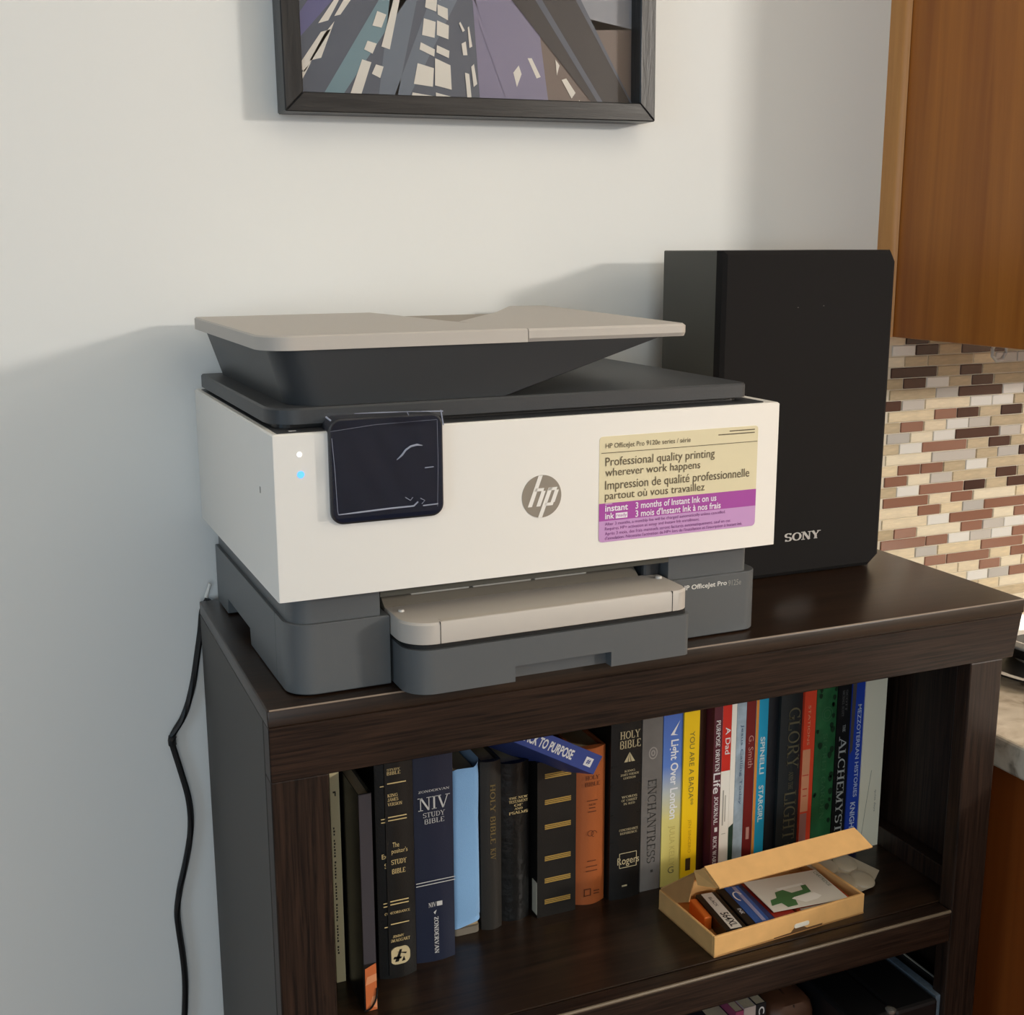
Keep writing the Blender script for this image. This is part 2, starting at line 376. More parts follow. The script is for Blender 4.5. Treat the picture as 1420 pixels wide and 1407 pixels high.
# ------------------------------------------------------------------ kitchen cabinets, counter
oak = wood('honey_oak', (152, 86, 28), (190, 118, 44), (34, 34, 1.6), 0.42, 1.0, 0.1, wave=.35)
oak_red = wood('honey_oak_lower', (122, 58, 18), (150, 78, 28), (34, 34, 1.6), 0.42, 1.0, 0.1, wave=.35)
oak_light = wood('light_oak', (196, 136, 74), (214, 156, 90), (30, 30, 2.5), 0.4, 1.0, 0.1)
uc = thing('upper_cabinet', (0.82, YW, 0.232), 'honey oak wall cabinet hanging above the mosaic tiles at right', 'cabinet')
MB().box(0, .018, -.232, 0, 0, .75).build('side_panel', oak, uc, .001)
MB().box(.018, .46, -.232, -.006, .012, .03).build('bottom_panel', oak, uc)
MB().box(.018, .46, -.232, -.006, .72, .75).build('top_panel', oak, uc)
MB().box(.46, .478, -.232, 0, 0, .75).build('side_panel', oak, uc, .001)
MB().box(.018, .46, -.006, 0, .03, .72).build('back_panel', oak, uc)
ff = MB().box(.0, .04, -.25, -.232, 0, .75).box(.438, .478, -.25, -.232, 0, .75).box(.04, .438, -.25, -.232, 0, .04).box(.04, .438, -.25, -.232, .71, .75)
ff.build('face_frame', oak, uc, .001)
dr = MB().box(.025, .453, -.27, -.251, .02, .73).build('door', oak, uc, .004)
MB().box(.085, .393, -.275, -.2695, .08, .67).build('door_panel', oak, dr, .004)
sc = [(-.0065, -.028), (-.0065, -.0275)]
sc = [(-.0008, 0), (-.0075, 0), (-.0075, -.022)] + [(-.0075 + .0067 * (1 - math.cos(a)), -.022 - .006 * math.sin(a)) for a in (.3, .7, 1.1, 1.4)] + [(-.0008, -.0285)]
MB().prism(sc, .0, .75).build('scribe_moulding', oak_light, uc, smooth=True)

cab = thing('base_cabinet', (0.778, YW, FLOOR), 'honey oak base cabinet under the granite counter, beside the bookshelf', 'cabinet')
HB = -.2005 - FLOOR
MB().box(0, .018, -.60, 0, 0, HB).build('side_panel', oak_red, cab, .001)
MB().box(.018, .6, -.02, 0, 0, HB).build('back_panel', oak_red, cab)
MB().box(.6, .618, -.60, 0, 0, HB).build('side_panel', oak_red, cab, .001)
MB().box(.0, .618, -.62, -.60, .1, HB).build('face_frame', oak_red, cab, .001)
MB().box(.03, .588, -.638, -.62, .12, HB - .03).build('door', oak_red, cab, .004)
gran = bpy.data.materials.new('granite'); gran.use_nodes = True
nt = gran.node_tree; b = nt.nodes['Principled BSDF']; b.inputs['Roughness'].default_value = .22
vo = nt.nodes.new('ShaderNodeTexVoronoi'); vo.inputs['Scale'].default_value = 38
no = nt.nodes.new('ShaderNodeTexNoise'); no.inputs['Scale'].default_value = 26; no.inputs['Detail'].default_value = 6; no.inputs['Distortion'].default_value = 1.0
tc = nt.nodes.new('ShaderNodeTexCoord'); nt.links.new(tc.outputs['Object'], no.inputs['Vector']); nt.links.new(tc.outputs['Object'], vo.inputs['Vector'])
rp = nt.nodes.new('ShaderNodeValToRGB'); rp.color_ramp.elements[0].position = .3; rp.color_ramp.elements[1].position = .7
rp.color_ramp.elements[0].color = lin((140, 126, 110)) + (1,); rp.color_ramp.elements[1].color = lin((236, 224, 204)) + (1,)
e = rp.color_ramp.elements.new(.45); e.color = lin((208, 192, 170)) + (1,)
nt.links.new(no.outputs['Fac'], rp.inputs['Fac']); nt.links.new(rp.outputs['Color'], b.inputs['Base Color'])
ct = MB().box(0.770, 1.40, -.31, YW, -.1995, -.164).build('countertop', gran, None, .003)
tag(ct, 'speckled beige granite countertop right of the bookshelf', 'counter')

pl = thing('plate', (0.985, .17, -.164), 'pale round plate lying on the granite counter', 'plate')
MB().lathe([(.055, 0), (.06, .002), (.10, .012), (.104, .014), (.10, .0155), (.06, .006), (0.001, .005)], n=40).build('dish', mat('pale_ceramic', (214, 206, 194), .2), pl, smooth=True)
MB().lathe([(.102, .0115), (.1062, .0135), (.1052, .0152), (.101, .0138)], n=40).build('rim', mat('rim_brown_black', (30, 26, 24), .3), pl, smooth=True)
bo = thing('bowl', (0.99, .175, -.157), 'white bowl with a black band, standing in the pale plate', 'bowl')
MB().lathe([(.040, 0), (.046, .001), (.072, .022), (.078, .040), (.075, .040), (.068, .022), (.03, .006), (.001, .005)], n=40).build('bowl_body', mat('white_ceramic', (226, 220, 210), .2), bo, smooth=True)
MB().lathe([(.0722, .019), (.0778, .031), (.0785, .031), (.0735, .0185)], n=40).build('band', mat('black_glaze', (24, 22, 22), .25), bo, smooth=True)

hk = thing('cup_hook', (0.885, .205, .2436), 'clear plastic cup hook hanging under the oak wall cabinet', 'hook')
hp = [(0, 0, 0), (0, 0, -.012)] + [(.009 * (1 - math.cos(a)) * -1 + .0 , 0, -.012 - .0) for a in ()]
pts = [(.0085, 0, -.001), (.005, 0, -.009), (-.004, 0, -.012), (-.0095, 0, -.020), (-.0085, 0, -.028), (-.002, 0, -.0335), (.0055, 0, -.0325), (.0105, 0, -.026), (.011, 0, -.019)]
MB().tube(pts, .0022, 10).build('hook_arm', mat('translucent_plastic', (226, 222, 212), .3, trans=.35), hk, smooth=True)
MB().lathe([(.001, -.0015), (.007, -.0015), (.007, 0), (.001, 0)], (.0085, 0, 0), 16).build('base_disc', mat('translucent_plastic', (226, 222, 212)), hk)

# ------------------------------------------------------------------ bookshelf
esp = dict(dark=(20, 13, 10), light=(54, 38, 29))
wx = wood('espresso_along', stretch=(7, 260, 260), rough=.42, scale=1.8, bump=.06, spec=.25, **esp)
wz = wood('espresso_upright', stretch=(200, 200, 6), rough=.45, scale=1.8, bump=.06, spec=.25, **esp)
wtop = wood('espresso_top', (28, 19, 13), (52, 36, 25), (4.0, 90, 90), .30, 1.6, .03, spec=.35)
wside = mat('side_laminate', (58, 55, 51), .55, bump=.06, bscale=300)
bs = thing('bookshelf', (0, 0, FLOOR), 'dark espresso wooden bookshelf standing against the pale wall', 'bookshelf')
Z = lambda z: z - FLOOR
SH = -.320
MB().loft([[(0, .0024, Z(0)), (0, .319, Z(0)), (0, .319, Z(-.0135)), (0, .0, Z(-.0135))], [(.745, .0024, Z(0)), (.745, .319, Z(0)), (.7425, .319, Z(-.0135)), (.7425, .0, Z(-.0135))]]).build('top_board', wtop, bs, .0014, 4, smooth=True)
# crown rail under the board, right end cut at a slant
cr = MB()
L = [(.0004, .0010, Z(-.0137)), (.0004, .0004, Z(-.0575)), (.0004, .02, Z(-.0575)), (.0004, .02, Z(-.0137))]
R = [(.7418, .0010, Z(-.0137)), (.7335, .0004, Z(-.0575)), (.7335, .02, Z(-.0575)), (.7418, .02, Z(-.0137))]
cr.loft([L, R]); cr.build('crown_rail', wx, bs, .0008, 1)
MB().box(.0, .0165, .0207, .319, 0, Z(-.0137)).build('side_panel', wside, bs, .0008)
MB().box(.722, .738, .02, .319, 0, Z(-.0137)).build('side_panel', wz, bs, .0008)
MB().box(.0004, .0455, .002, .0205, 0, Z(-.0577)).build('front_post', wz, bs, .0012)
MB().box(.6815, .7225, .002, .0205, 0, Z(-.0577)).build('front_post', wz, bs, .0018)
MB().box(.0165, .722, .3135, .319, 0, Z(-.0137)).build('back_panel', wz, bs)
for zt, nm in ((SH, 'shelf'), (-.62, 'shelf')):
    MB().box(.0167, .7218, .021, .3134, Z(zt - .036), Z(zt)).build(nm, wtop, bs, .001)
    MB().box(.0457, .6813, .0, .0208, Z(zt - .036), Z(zt)).build('shelf_front', wx, bs, .004, 4, smooth=True)
# pale strips on the worn laminate edges, lamp highlight put into their colour
MB().tube([(.002, .0031, Z(-.0006)), (.743, .0031, Z(-.0006))], .0009, 8).build('edge_highlight', mat('edge_highlight_top', (128, 112, 98), .35), bs, smooth=True)
MB().tube([(.047, .0018, Z(SH - .0015)), (.680, .0018, Z(SH - .0015))], .0017, 8).build('edge_highlight', mat('edge_highlight_shelf', (112, 98, 80), .4), bs, smooth=True)
MB().box(.0167, .7218, .021, .3134, Z(-.838), Z(-.80)).build('bottom_shelf', wtop, bs, .001)
MB().box(.0457, .6813, .004, .0205, 0.0, Z(-.80)).build('plinth', wx, bs, .001)
MB().box(.7035, .7218, .03, .19, Z(SH) + .0002, Z(-.297)).build('side_cleat', wz, bs, .001)

# ------------------------------------------------------------------ printer
pr = thing('printer', (0.01288, 0.00084, 0.0), 'white and grey office inkjet printer with document feeder, standing on the bookshelf', 'printer', rz=0.01606)
white = mat('printer_white', (238, 234, 227), .42, bump=.03, bscale=900)
taupe = mat('printer_taupe', (186, 179, 171), .5, bump=.05, bscale=900)
slate = mat('printer_slate', (90, 93, 95), .42, bump=.05, bscale=900)
char = mat('printer_charcoal', (56, 58, 61), .45, bump=.08, bscale=800)
blk = mat('printer_black', (24, 24, 25), .4)
bodyz0, bodyz1 = .0827, .2078
sh = MB()
sh.box(0, .439, 0, .0035, bodyz0, bodyz1).box(0, .0035, .0035, .3215, bodyz0, bodyz1).box(.4355, .439, .0035, .3215, bodyz0, bodyz1).box(.0035, .4355, .318, .3215, bodyz0, bodyz1)
MB().loft([[(x, y, bodyz0) for x, y in rrect(0, .439, 0, .3215, .0015, 2)], [(x, y, bodyz1 - .0012) for x, y in rrect(0, .439, 0, .3215, .0015, 2)], [(x, y, bodyz1) for x, y in rrect(.0012, .4378, .0012, .3203, .0015, 2)]]).build('body_shell', white, pr, smooth=True)
MB().prism(rrect(.0045, .428, .0035, .314, [.001, .008, .004, .004]), bodyz1 - .002, bodyz1 + .0004).build('top_plate', char, pr)
MB().prism(rrect(.0095, .415, .026, .306, .01), bodyz1 + .0004, .2120).build('scanner_base', blk, pr)
SB, ST = .2117, .2236
o1 = rrect(.0035, .419, .018, .305, [.024, .009, .004, .004], 8)
MB().loft([[(x, y, SB) for x, y in o1], [(x, y, ST - .0015) for x, y in o1], [(x, y, ST) for x, y in rrect(.0047, .4178, .0192, .3038, [.023, .008, .003, .003], 8)]]).build('scanner_lid', char, pr, smooth=True)
# feeder body : lofted, sides slope inward to the lid, right end a long wedge
LB, LT = .2655, .2763
fb0 = rrect(.0215, .196, .0255, .292, [.026, .004, .004, .004], 8)
fb1 = rrect(.0085, .334, .0215, .298, [.026, .004, .004, .004], 8)
MB().loft([[(x, y, ST - .0002) for x, y in fb0], [(x, y, LB + .0002) for x, y in fb1]]).build('feeder_body', mat('feeder_charcoal', (50, 53, 56), .42, bump=.05, bscale=800), pr, smooth=True)
MB().tube([(.0165, .0465, .2655), (.0225, .0525, .238), (.0292, .0515, .2238)], .0004, 4).build('seam', blk, pr)
# feeder cover (left) with a diagonal edge, and the right hand paper tray
cov = [p for p in rrect(.0, .2112, .0195, .302, [.026, .0005, .0005, .003], 8)]
cp = [p for p in cov if not (p[0] > .2 and p[1] > .1)] 
cpoly = [(x, y) for x, y in rrect(.0, .21, .0195, .302, [.026, .0, .0, .003], 8)]
q = cpoly[:9] + [(.2105, .0195), (.2085, .05), (.2035, .085), (.1900, .130), (.1830, .190), (.1770, .250), (.1700, .302)] + cpoly[27:]
ins = [(x + (.0012 if x < .1 else -.0012), y + (.0012 if y < .15 else -.0012)) for x, y in q]
MB().loft([[(x, y, LB) for x, y in q], [(x, y, LT - .0012) for x, y in q], [(x, y, LT) for x, y in ins]]).build('feeder_cover', taupe, pr, smooth=True)
tr = MB()
o2_ = rrect(.2113, .359, .0195, .302, [.0005, .010, .006, .0005], 8)
EDGE = [(.2113, .0195), (.2093, .05), (.2043, .085), (.1935, .125), (.2320, .175), (.2720, .226), (.3180, .302)]
o2 = [EDGE[0]] + o2_[9:27] + EDGE[:0:-1]
up_ = lambda y: .0030 * max(0, (y - .1) / .2)
tr.loft([[(x, y + (.002 if y < .03 else 0), LB) for x, y in o2], [(x, y, LB + .003) for x, y in o2], [(x, y, LT - .0022 + up_(y)) for x, y in o2], [(x - (.002 if x > .34 else 0), y + (.0012 if y < .03 else 0), LT - .0004 + up_(y)) for x, y in o2]])
tr.build('feeder_tray', taupe, pr)

MB().prism([(.1930, .128), (.2320, .1755), (.2720, .2265), (.3175, .3015), (.1705, .3015), (.1776, .250), (.1836, .190)], LB, LT - .0045).build('feeder_slot', mat('printer_taupe_dark', (150, 138, 122), .5), pr)

# control panel with the display and the clear protective film
cpn = MB().prism(rrect(.0408, .1293, .1382, .2172, .0095, 8), -.0035, .016, 'y').build('control_panel', mat('panel_black', (20, 22, 28), .35), pr, .0012)
MB().prism(rrect(.0425, .1276, .1400, .2155, .008, 8), -.0041, -.0030, 'y').build('display', mat('display_glass', (22, 28, 46), .12, spec=.2), cpn)
film = MB(); fx0, fx1, fz0, fz1 = .0372, .1296, .1432, .2222
NX, NZ = 14, 12
P = [[(fx0 + (fx1 - fx0) * i / NX, -.0052 - .0001 * math.sin(i * 1.7 + j * .9) - (.0016 if j > NZ - 2 else 0) * (.5 + .5 * math.sin(i * .8)), fz0 + (fz1 - fz0) * j / NZ - (.0025 * i / NX if j == NZ else 0)) for i in range(NX + 1)] for j in range(NZ + 1)]
for j in range(NZ):
    for i in range(NX): film.face([P[j][i], P[j][i + 1], P[j + 1][i + 1], P[j + 1][i]])
fo = film.build('protective_film', clear_mat('clear_film', (140, 150, 176), .035, .25), cpn, fix=False)
for p_ in fo.data.polygons: p_.use_smooth = False
tag(fo, 'clear wrinkled protective film')
cre = mat('film_crease_glint', (150, 156, 174), .35)  # pale colour paints the glints along the creases and top edge of the film
wk = MB()
wk.tube([(.0915, -.0058, .1842), (.0955, -.006, .1875), (.0985, -.006, .1912), (.1025, -.006, .1936), (.1075, -.006, .1945), (.1120, -.0058, .1936)], .0005, 6, radii=[.0003, .0008, .0008, .0008, .0009, .0002])
wk.tube([(.0455, -.0058, .1465), (.062, -.0058, .1470), (.085, -.0058, .1478), (.104, -.0058, .1480), (.1075, -.0058, .1510)], .0006, 6, radii=[.0004, .0007, .0007, .0007, .0006])
wk.tube([(.1115, -.0058, .1476), (.1235, -.0058, .1480)], .0005, 5)
wk.tube([(.0425, -.0054, .2035), (.0440, -.0054, .180), (.0450, -.0055, .1500), (.0455, -.0057, .1465)], .00018, 5)
wk.tube([(.1240, -.0056, .212), (.1242, -.0057, .180), (.1232, -.0057, .146)], .00012, 5)
wk.tube([(.0415, -.0056, .2085), (.075, -.0056, .2115), (.124, -.0056, .2125)], .00010, 5)
wk.tube([(.060, -.0058, .2206), (.080, -.0062, .2203), (.105, -.0060, .2196), (.1285, -.0060, .2185)], .0004, 5, radii=[.0002, .0004, .0003, .0005])
wk.tube([(.0385, -.0058, .2195), (.0420, -.0062, .2165)], .0007, 5)
wk.tube([(.1270, -.0058, .2195), (.1288, -.0058, .2080)], .0005, 5)
wk.tube([(.1000, -.0060, .2200), (.1015, -.0062, .2170)], .0004, 5)
wk.tube([(.1135, -.0057, .1765), (.1205, -.0057, .1768)], .0004, 5)
wk.tube([(.0975, -.0057, .1552), (.1015, -.0057, .1525), (.1035, -.0057, .1548)], .0003, 5)
wk.tube([(.1095, -.0057, .1535), (.1130, -.0057, .1515), (.1105, -.0057, .1490)], .0003, 5)
wk.build('film_crease_glint', cre, cpn, smooth=True)
MB().prism([(.0195 + .0019 * math.cos(a * PI / 8), .1925 + .0019 * math.sin(a * PI / 8)) for a in range(16)], -.0003, .001, 'y').build('status_light', mat('led_white', (255, 252, 250), emit=1.0), pr)
MB().prism([(.0199 + .0026 * math.cos(a * PI / 8), .1776 + .0026 * math.sin(a * PI / 8)) for a in range(16)], -.0003, .001, 'y').build('status_light', mat('led_blue', (70, 140, 255), emit=2.2), pr)
MB().box(.0150, .0205, .0105, .012, bodyz1 + .0004, bodyz1 + .0006).build('port_mark', mat('mark_white', (235, 235, 235), .5), pr)
MB().prism(rrect(.0462, .0480, .1570, .1622, .0008, 3), -.0002, .002, 'x').build('lock_slot', blk, pr)
# round badge with the two letters cut in panel colour
U, V = (1, 0, 0), (0, 0, 1)
bx_, bz_, br_ = .2133, .1450, .0172
lg = MB().prism([(bx_ + br_ * math.cos(a * PI / 32), bz_ + br_ * math.sin(a * PI / 32)) for a in range(64)], -.0004, .0005, 'y').build('badge', mat('badge_grey', (158, 150, 138), .35, metal=.3), pr)
ltr = MB(); y_ = -.0006
def slant(x0, z0, x1, z1, w):
    ltr.face([(bx_ + (x0) * br_, y_, bz_ + z0 * br_), (bx_ + (x0 + w) * br_, y_, bz_ + z0 * br_), (bx_ + (x1 + w) * br_, y_, bz_ + z1 * br_), (bx_ + x1 * br_, y_, bz_ + z1 * br_)])
slant(-.72, -.46, -.17, .985, .21)      # h stem
slant(-.29, -.46, -.02, .25, .21)       # h right leg
slant(-.385, .25, -.345, .39, .46)      # h shoulder
slant(-.20, -.99, .34, .39, .21)       # p stem
slant(.44, -.32, .66, .26, .21)      # p right side
slant(.30, .25, .355, .39, .44)     # p top
slant(.09, -.46, .14, -.32, .46)    # p bottom
ltr.build('lettering', white, lg, fix=False)
# sticker
stk = MB().prism(rrect(.2646, .4172, .1018, .1892, [.0035, .0035, .003, .003], 4), -.0003, .0005, 'y').build('sticker', mat('sticker_cream', (228, 216, 180), .35), pr)
pp = MB()
pp.face([(x, -.0005, z) for x, z in rrect(.2646, .4172, .1018, .1195, [.0035, .0035, .0, .0], 4)], 0)
pp.face([(.2646, -.0005, .1195), (.4172, -.0005, .1195), (.4172, -.0005, .1342), (.2646, -.0005, .1342)], 1)
pp.build('print_band', [mat('sticker_lilac', (202, 154, 204), .35), mat('sticker_purple', (170, 78, 164), .35)], stk, fix=False)
tx = MB(); yy = -.0007
T_ = lambda s, x, z, w, h, mi=0, b=0: ink(tx, s, (x, yy, z), U, V, w, h, mi=mi, bold=b)
T_('HP OfficeJet Pro 9120e series / série', .2700, .1783, .0800, .0053)
bar(tx, (.2660, yy, .1755), U, V, .1505, .0005)
bar(tx, (.3880, yy, .1858), U, V, .0255, .0008); bar(tx, (.3770, yy, .1832), U, V, .0365, .0008)
T_('Professional quality printing', .2700, .1628, .1040, .0093)
T_('wherever work happens', .2700, .1545, .0900, .0085)
T_('Impression de qualité professionnelle', .2700, .1432, .1395, .0098)
T_('partout où vous travaillez', .2700, .1352, .0950, .0085)
T_('instant', .2702, .1272, .0212, .0052, 1, .02); T_('ink', .2702, .1210, .0085, .0050, 1, .02)
bar(tx, (.2800, yy, .1208), U, V, .0110, .0046, 1)
bar(tx, (.2702, yy, .1333), U, V, .0065, .0004, 1)
T_('3 months of Instant Ink on us', .2985, .1272, .0785, .0056, 1, .015)
T_('3 mois d\'Instant Ink à nos frais', .2985, .1203, .0830, .0058, 1, .015)
T_('After 3 months, a monthly fee will be charged automatically unless cancelled.', .2702, .1148, .1165, .0034, 2)
T_('Requires HP+ activation at setup and Instant Ink enrollment.', .2702, .1108, .0905, .0034, 2)
T_('Après 3 mois, des frais mensuels seront facturés automatiquement, sauf en cas', .2702, .1066, .1215, .0036, 2)
T_('d\'annulation. Nécessite l\'activation de HP+ lors de l\'installation et l\'inscription à Instant Ink.', .2702, .1028, .1340, .0036, 2)
tx2 = MB(); ink(tx2, 'ready', (.2806, yy - .0001, .1212), U, V, .0098, .0036)
tx.build('lettering', [mat('ink_brown', (92, 78, 56), .5), mat('ink_white', (240, 232, 240), .5), mat('ink_violet', (120, 52, 120), .5)], stk, fix=False)
tx2.build('lettering', MATS['sticker_purple'], stk, fix=False)

# base of the printer: recessed upper pillars and the wider foot with the drawer bay
BB = .0165
pl1 = rrect(.0125, .0835, .0205, .31, [.018, .0005, .001, .001], 8)
MB().prism(pl1, .0545, bodyz0).build('base_pillar', slate, pr, smooth=True)
pl2 = rrect(.3440, .4255, .0205, .31, [.0005, .006, .001, .001], 8)
MB().prism(pl2, .0545, bodyz0).build('base_pillar', slate, pr, smooth=True)
f1 = rrect(.0092, .0900, BB, .06, [.022, .0005, .0005, .0005], 10)
f2 = rrect(.0097, .0895, BB + .0006, .06, [.0215, .0005, .0005, .0005], 10)
MB().loft([[(x, y, .0015) for x, y in f2], [(x, y, .0022) for x, y in f1], [(x, y, .0570) for x, y in f1], [(x, y, .0577) for x, y in f2]]).build('base_foot', slate, pr, smooth=True)
f1 = rrect(.3450, .4372, BB, .31, [.0005, .016, .004, .0005], 10)
f2 = rrect(.3455, .4367, BB + .0006, .3094, [.0005, .0155, .004, .0005], 10)
MB().loft([[(x, y, .0015) for x, y in f2], [(x, y, .0022) for x, y in f1], [(x, y, .0550) for x, y in f1], [(x, y, .0557) for x, y in f2]]).build('base_foot', slate, pr, smooth=True)
# left side wall with its hand notch
side = [(.06, .0015), (.158, .0015), (.160, .016), (.258, .016), (.260, .0015), (.31, .0015), (.31, .0577), (.06, .0577)]
MB().prism(side, .0092, .06, 'x').build('base_side', slate, pr, .0004, 1)
MB().box(.0905, .3445, .075, .31, .0015, bodyz0).build('inner_bay', blk, pr)
MB().box(.0840, .3440, .0205, .075, .072, bodyz0 - .0005).build('bay_lintel', mat('printer_olive_grey', (78, 76, 68), .5), pr)
MB().box(.326, .3435, .032, .075, .056, .072).build('paper_guide', char, pr, .003)
# drawer
d1 = rrect(.0925, .3425, -.0205, .09, [.022, .006, .0005, .0005], 10)
dw = MB()
dw.loft([[(x, y, .0015) for x, y in d1], [(x, y, .0150) for x, y in d1]], cap=(True, False))
drw = MB()
# front face is built round the finger recess
xa, xb, zr = .181, .267, .0142
full = rrect(.0925, .3425, -.0205, .09, [.022, .006, .0005, .0005], 10)
drw.prism(full, zr, .0370)
lp = [p for p in full if p[0] < .12 and p[1] < .05]
lo_l = [(.0925, .09)] + [p for p in full[:11]] + [(xa, -.0205), (xa, .09)]
lo_r = [(xb, .09), (xb, -.0205)] + full[11:22] + [(.3425, .09)]
drw.prism(lo_l, .0015, zr); drw.prism(lo_r, .0015, zr)
drw.box(xa, xb, -.0105, .09, .0015, zr)
drawer = drw.build('paper_drawer', slate, pr, smooth=True)
MB().prism(rrect(.0945, .3405, -.0175, .09, [.020, .005, .0005, .0005], 10), .0370, .0415).build('drawer_gap', mat('gap_black', (14, 13, 12), .6), pr)
c1 = rrect(.0908, .3415, -.0212, .034, [.024, .013, .001, .001], 10)
c2 = [(x + (.0012 if x < .2 else -.0012), y + (.0012 if y < 0 else 0)) for x, y in c1]
tc_ = MB()
tc_.loft([[(x, y, .0412) for x, y in c2], [(x, y, .0420) for x, y in c1], [(x, y, .0570) for x, y in c1], [(x, y, .0588) for x, y in c2]])
oc = tc_.build('output_tray', taupe, pr, smooth=True)
MB().box(.1180, .1185, -.02145, -.019, .0414, .0590).build('tray_seam', MATS['gap_black'], oc)
MB().box(.3232, .3237, -.02145, -.019, .0414, .0590).build('tray_seam', MATS['gap_black'], oc)
MB().prism([(.120, -.0188), (.322, -.0188), (.322, -.0160), (.120, -.0120)], .0586, .0590).build('tray_lip', mat('printer_taupe_light', (184, 176, 165), .45), oc)
MB().lathe([(.0005, .0016), (.0022, .0014), (.0026, 0), (.0005, 0)], (.1005, .0195, .0588), 14).build('tray_button', mat('button_pale', (206, 202, 196), .3), oc, smooth=True)
MB().lathe([(.0005, .0022), (.0026, .0018), (.0030, 0), (.0005, 0)], (.3345, .0205, .0588), 14).build('tray_button', MATS['button_pale'], oc, smooth=True)
# sloping bed behind the tray with its bright slots
bed = MB().prism([(.0335, .0588), (.0335, .0560), (.0748, .0560), (.0748, .0690), (.044, .0660)], .0915, .322, 'x').build('output_bed', mat('bed_taupe', (126, 118, 106), .5), pr)
sl = MB()
for a0, a1 in ((.116, .166), (.170, .222), (.226, .274)): sl.box(a0, a1, .0395, .0445, .0650, .0664)
sl.build('bed_slots', mat('slot_pale', (206, 200, 190), .4), bed)
MB().box(.094, .114, .0415, .0430, .0655, .0663).build('slot_mark', MATS['gap_black'], bed)
tm = MB(); ink(tm, 'HP OfficeJet Pro', (.3552, BB - .0002, .0445), U, V, .0468, .0056, bold=.015); ink(tm, '9125e', (.4035, BB - .0002, .0446), U, V, .0135, .0052, mi=1)
tm.build('lettering', [mat('model_white', (222, 222, 216), .4), mat('model_grey', (150, 150, 144), .4)], pr, fix=False)

# ------------------------------------------------------------------ speaker
spk = thing('speaker', (0.49107, 0.16403, 0), 'black bookshelf loudspeaker with a cloth grille, standing behind the printer', 'speaker', rz=.0034)
sw, shh = .2078, .3342
MB().box(.001, sw - .001, .014, .118, .0, shh).build('cabinet', mat('speaker_vinyl', (72, 71, 65), .5, bump=.05, bscale=500), spk, .0012)
gz = [(0, .0005), (sw - .006, .0), (sw, .006)]
g0 = [(.0, .001), (sw - .013, .001), (sw, .012), (sw, shh - .012), (sw - .007, shh), (.0, shh)]
grl = MB()
def ins_(p, d): return [(min(max(x, d), sw - d), min(max(z, d + .001), shh - d)) for x, z in p]
grl.loft([[(x, .0138, z) for x, z in g0], [(x, .003, z) for x, z in g0], [(x, .0, z) for x, z in ins_(g0, .004)]])
grl.build('grille', mat('grille_cloth', (27, 25, 25), .85, bump=.35, bscale=2500, spec=.2), spk)
sl_ = MB(); ink(sl_, 'SONY', (.0835, -.0006, .0375), U, V, .0455, .0095, serif=True, heavy=1.35)
sl_.build('lettering', mat('badge_silver', (196, 192, 188), .35, metal=.2), spk, fix=False)
for x, z in ((.088, .278), (.119, .279)):
    MB().lathe([(.0004, 0), (.0009, .0002), (.0004, .0006)], (x, -.0002, z), 8).build('dust_fleck', mat('fleck', (120, 116, 112), .8), spk)

# ------------------------------------------------------------------ picture on the wall
FRX, FRZ = .1012, .4617
pf = thing('picture_frame', (FRX, YW, FRZ), 'dark wooden picture frame with a city poster, hanging above the printer', 'picture', ry=-.0095)
fwood = wood('frame_wood', (22, 22, 24), (44, 42, 42), (5, 60, 60), .33, 2.2, .4)
fwood_v = wood('frame_wood_upright', (22, 22, 24), (44, 42, 42), (60, 60, 5), .33, 2.2, .4)
fw_, fh_, fd, fb = .3885, .52, .033, .0178
def mitre(a, b_, c, d, nm, m):
    # a,b outer edge, c,d inner edge (x,z)
    poly = [a, b_, c, d]
    MB().prism(poly, -fd, -.0008, 'y').build(nm, m, pf, .001, 1)
mitre((0, 0), (fw_, 0), (fw_ - fb, fb), (fb, fb), 'frame_rail', fwood)
mitre((0, fh_), (fw_, fh_), (fw_ - fb, fh_ - fb), (fb, fh_ - fb), 'frame_rail', fwood)
mitre((0, 0), (0, fh_), (fb, fh_ - fb), (fb, fb), 'frame_stile', fwood_v)
mitre((fw_, 0), (fw_, fh_), (fw_ - fb, fh_ - fb), (fw_ - fb, fb), 'frame_stile', fwood_v)
MB().box(fb - .004, fw_ - fb + .004, -.012, -.002, fb - .004, fh_ - fb + .004).build('backing_board', mat('backing', (90, 74, 58), .9), pf)
PRN = MB()
pw = fw_ - 2 * fb
def pp_(px, py):
    """design grid of the poster: 468 wide, 0 at the bottom edge, up is negative"""
    u = (px - 416) / 470.0
    base = 129 + 14 * u
    k = .00063 + .00009 * u
    return (fb + u * pw, fb + (base - py) * k)
def shape(pts, mi, lay):
    out = []
    for p in pts:
        x, z = pp_(*p); out.append((min(max(x, fb - .003), fw_ - fb + .003), -.0125 - lay * .0002, min(max(z, fb - .003), fh_ - fb)))
    PRN.face(out, mi)
pm = [mat('print_slate', (82, 88, 102), .5), mat('print_steel', (104, 114, 128), .5), mat('print_teal', (112, 140, 150), .5), mat('print_lilac', (126, 120, 146), .5), mat('print_mauve', (136, 126, 138), .5), mat('print_brown', (112, 96, 88), .5), mat('print_window', (222, 216, 206), .5), mat('print_dark', (40, 34, 36), .5), mat('print_violet', (96, 94, 138), .5), mat('print_tan', (178, 146, 124), .5), mat('print_sky', (138, 140, 148), .5)]
shape([(410, 160), (900, 160), (900, -600), (410, -600)], 0, 0)
shape([(445, 135), (470, 135), (560, 0), (700, -220), (660, -220)], 2, 1)
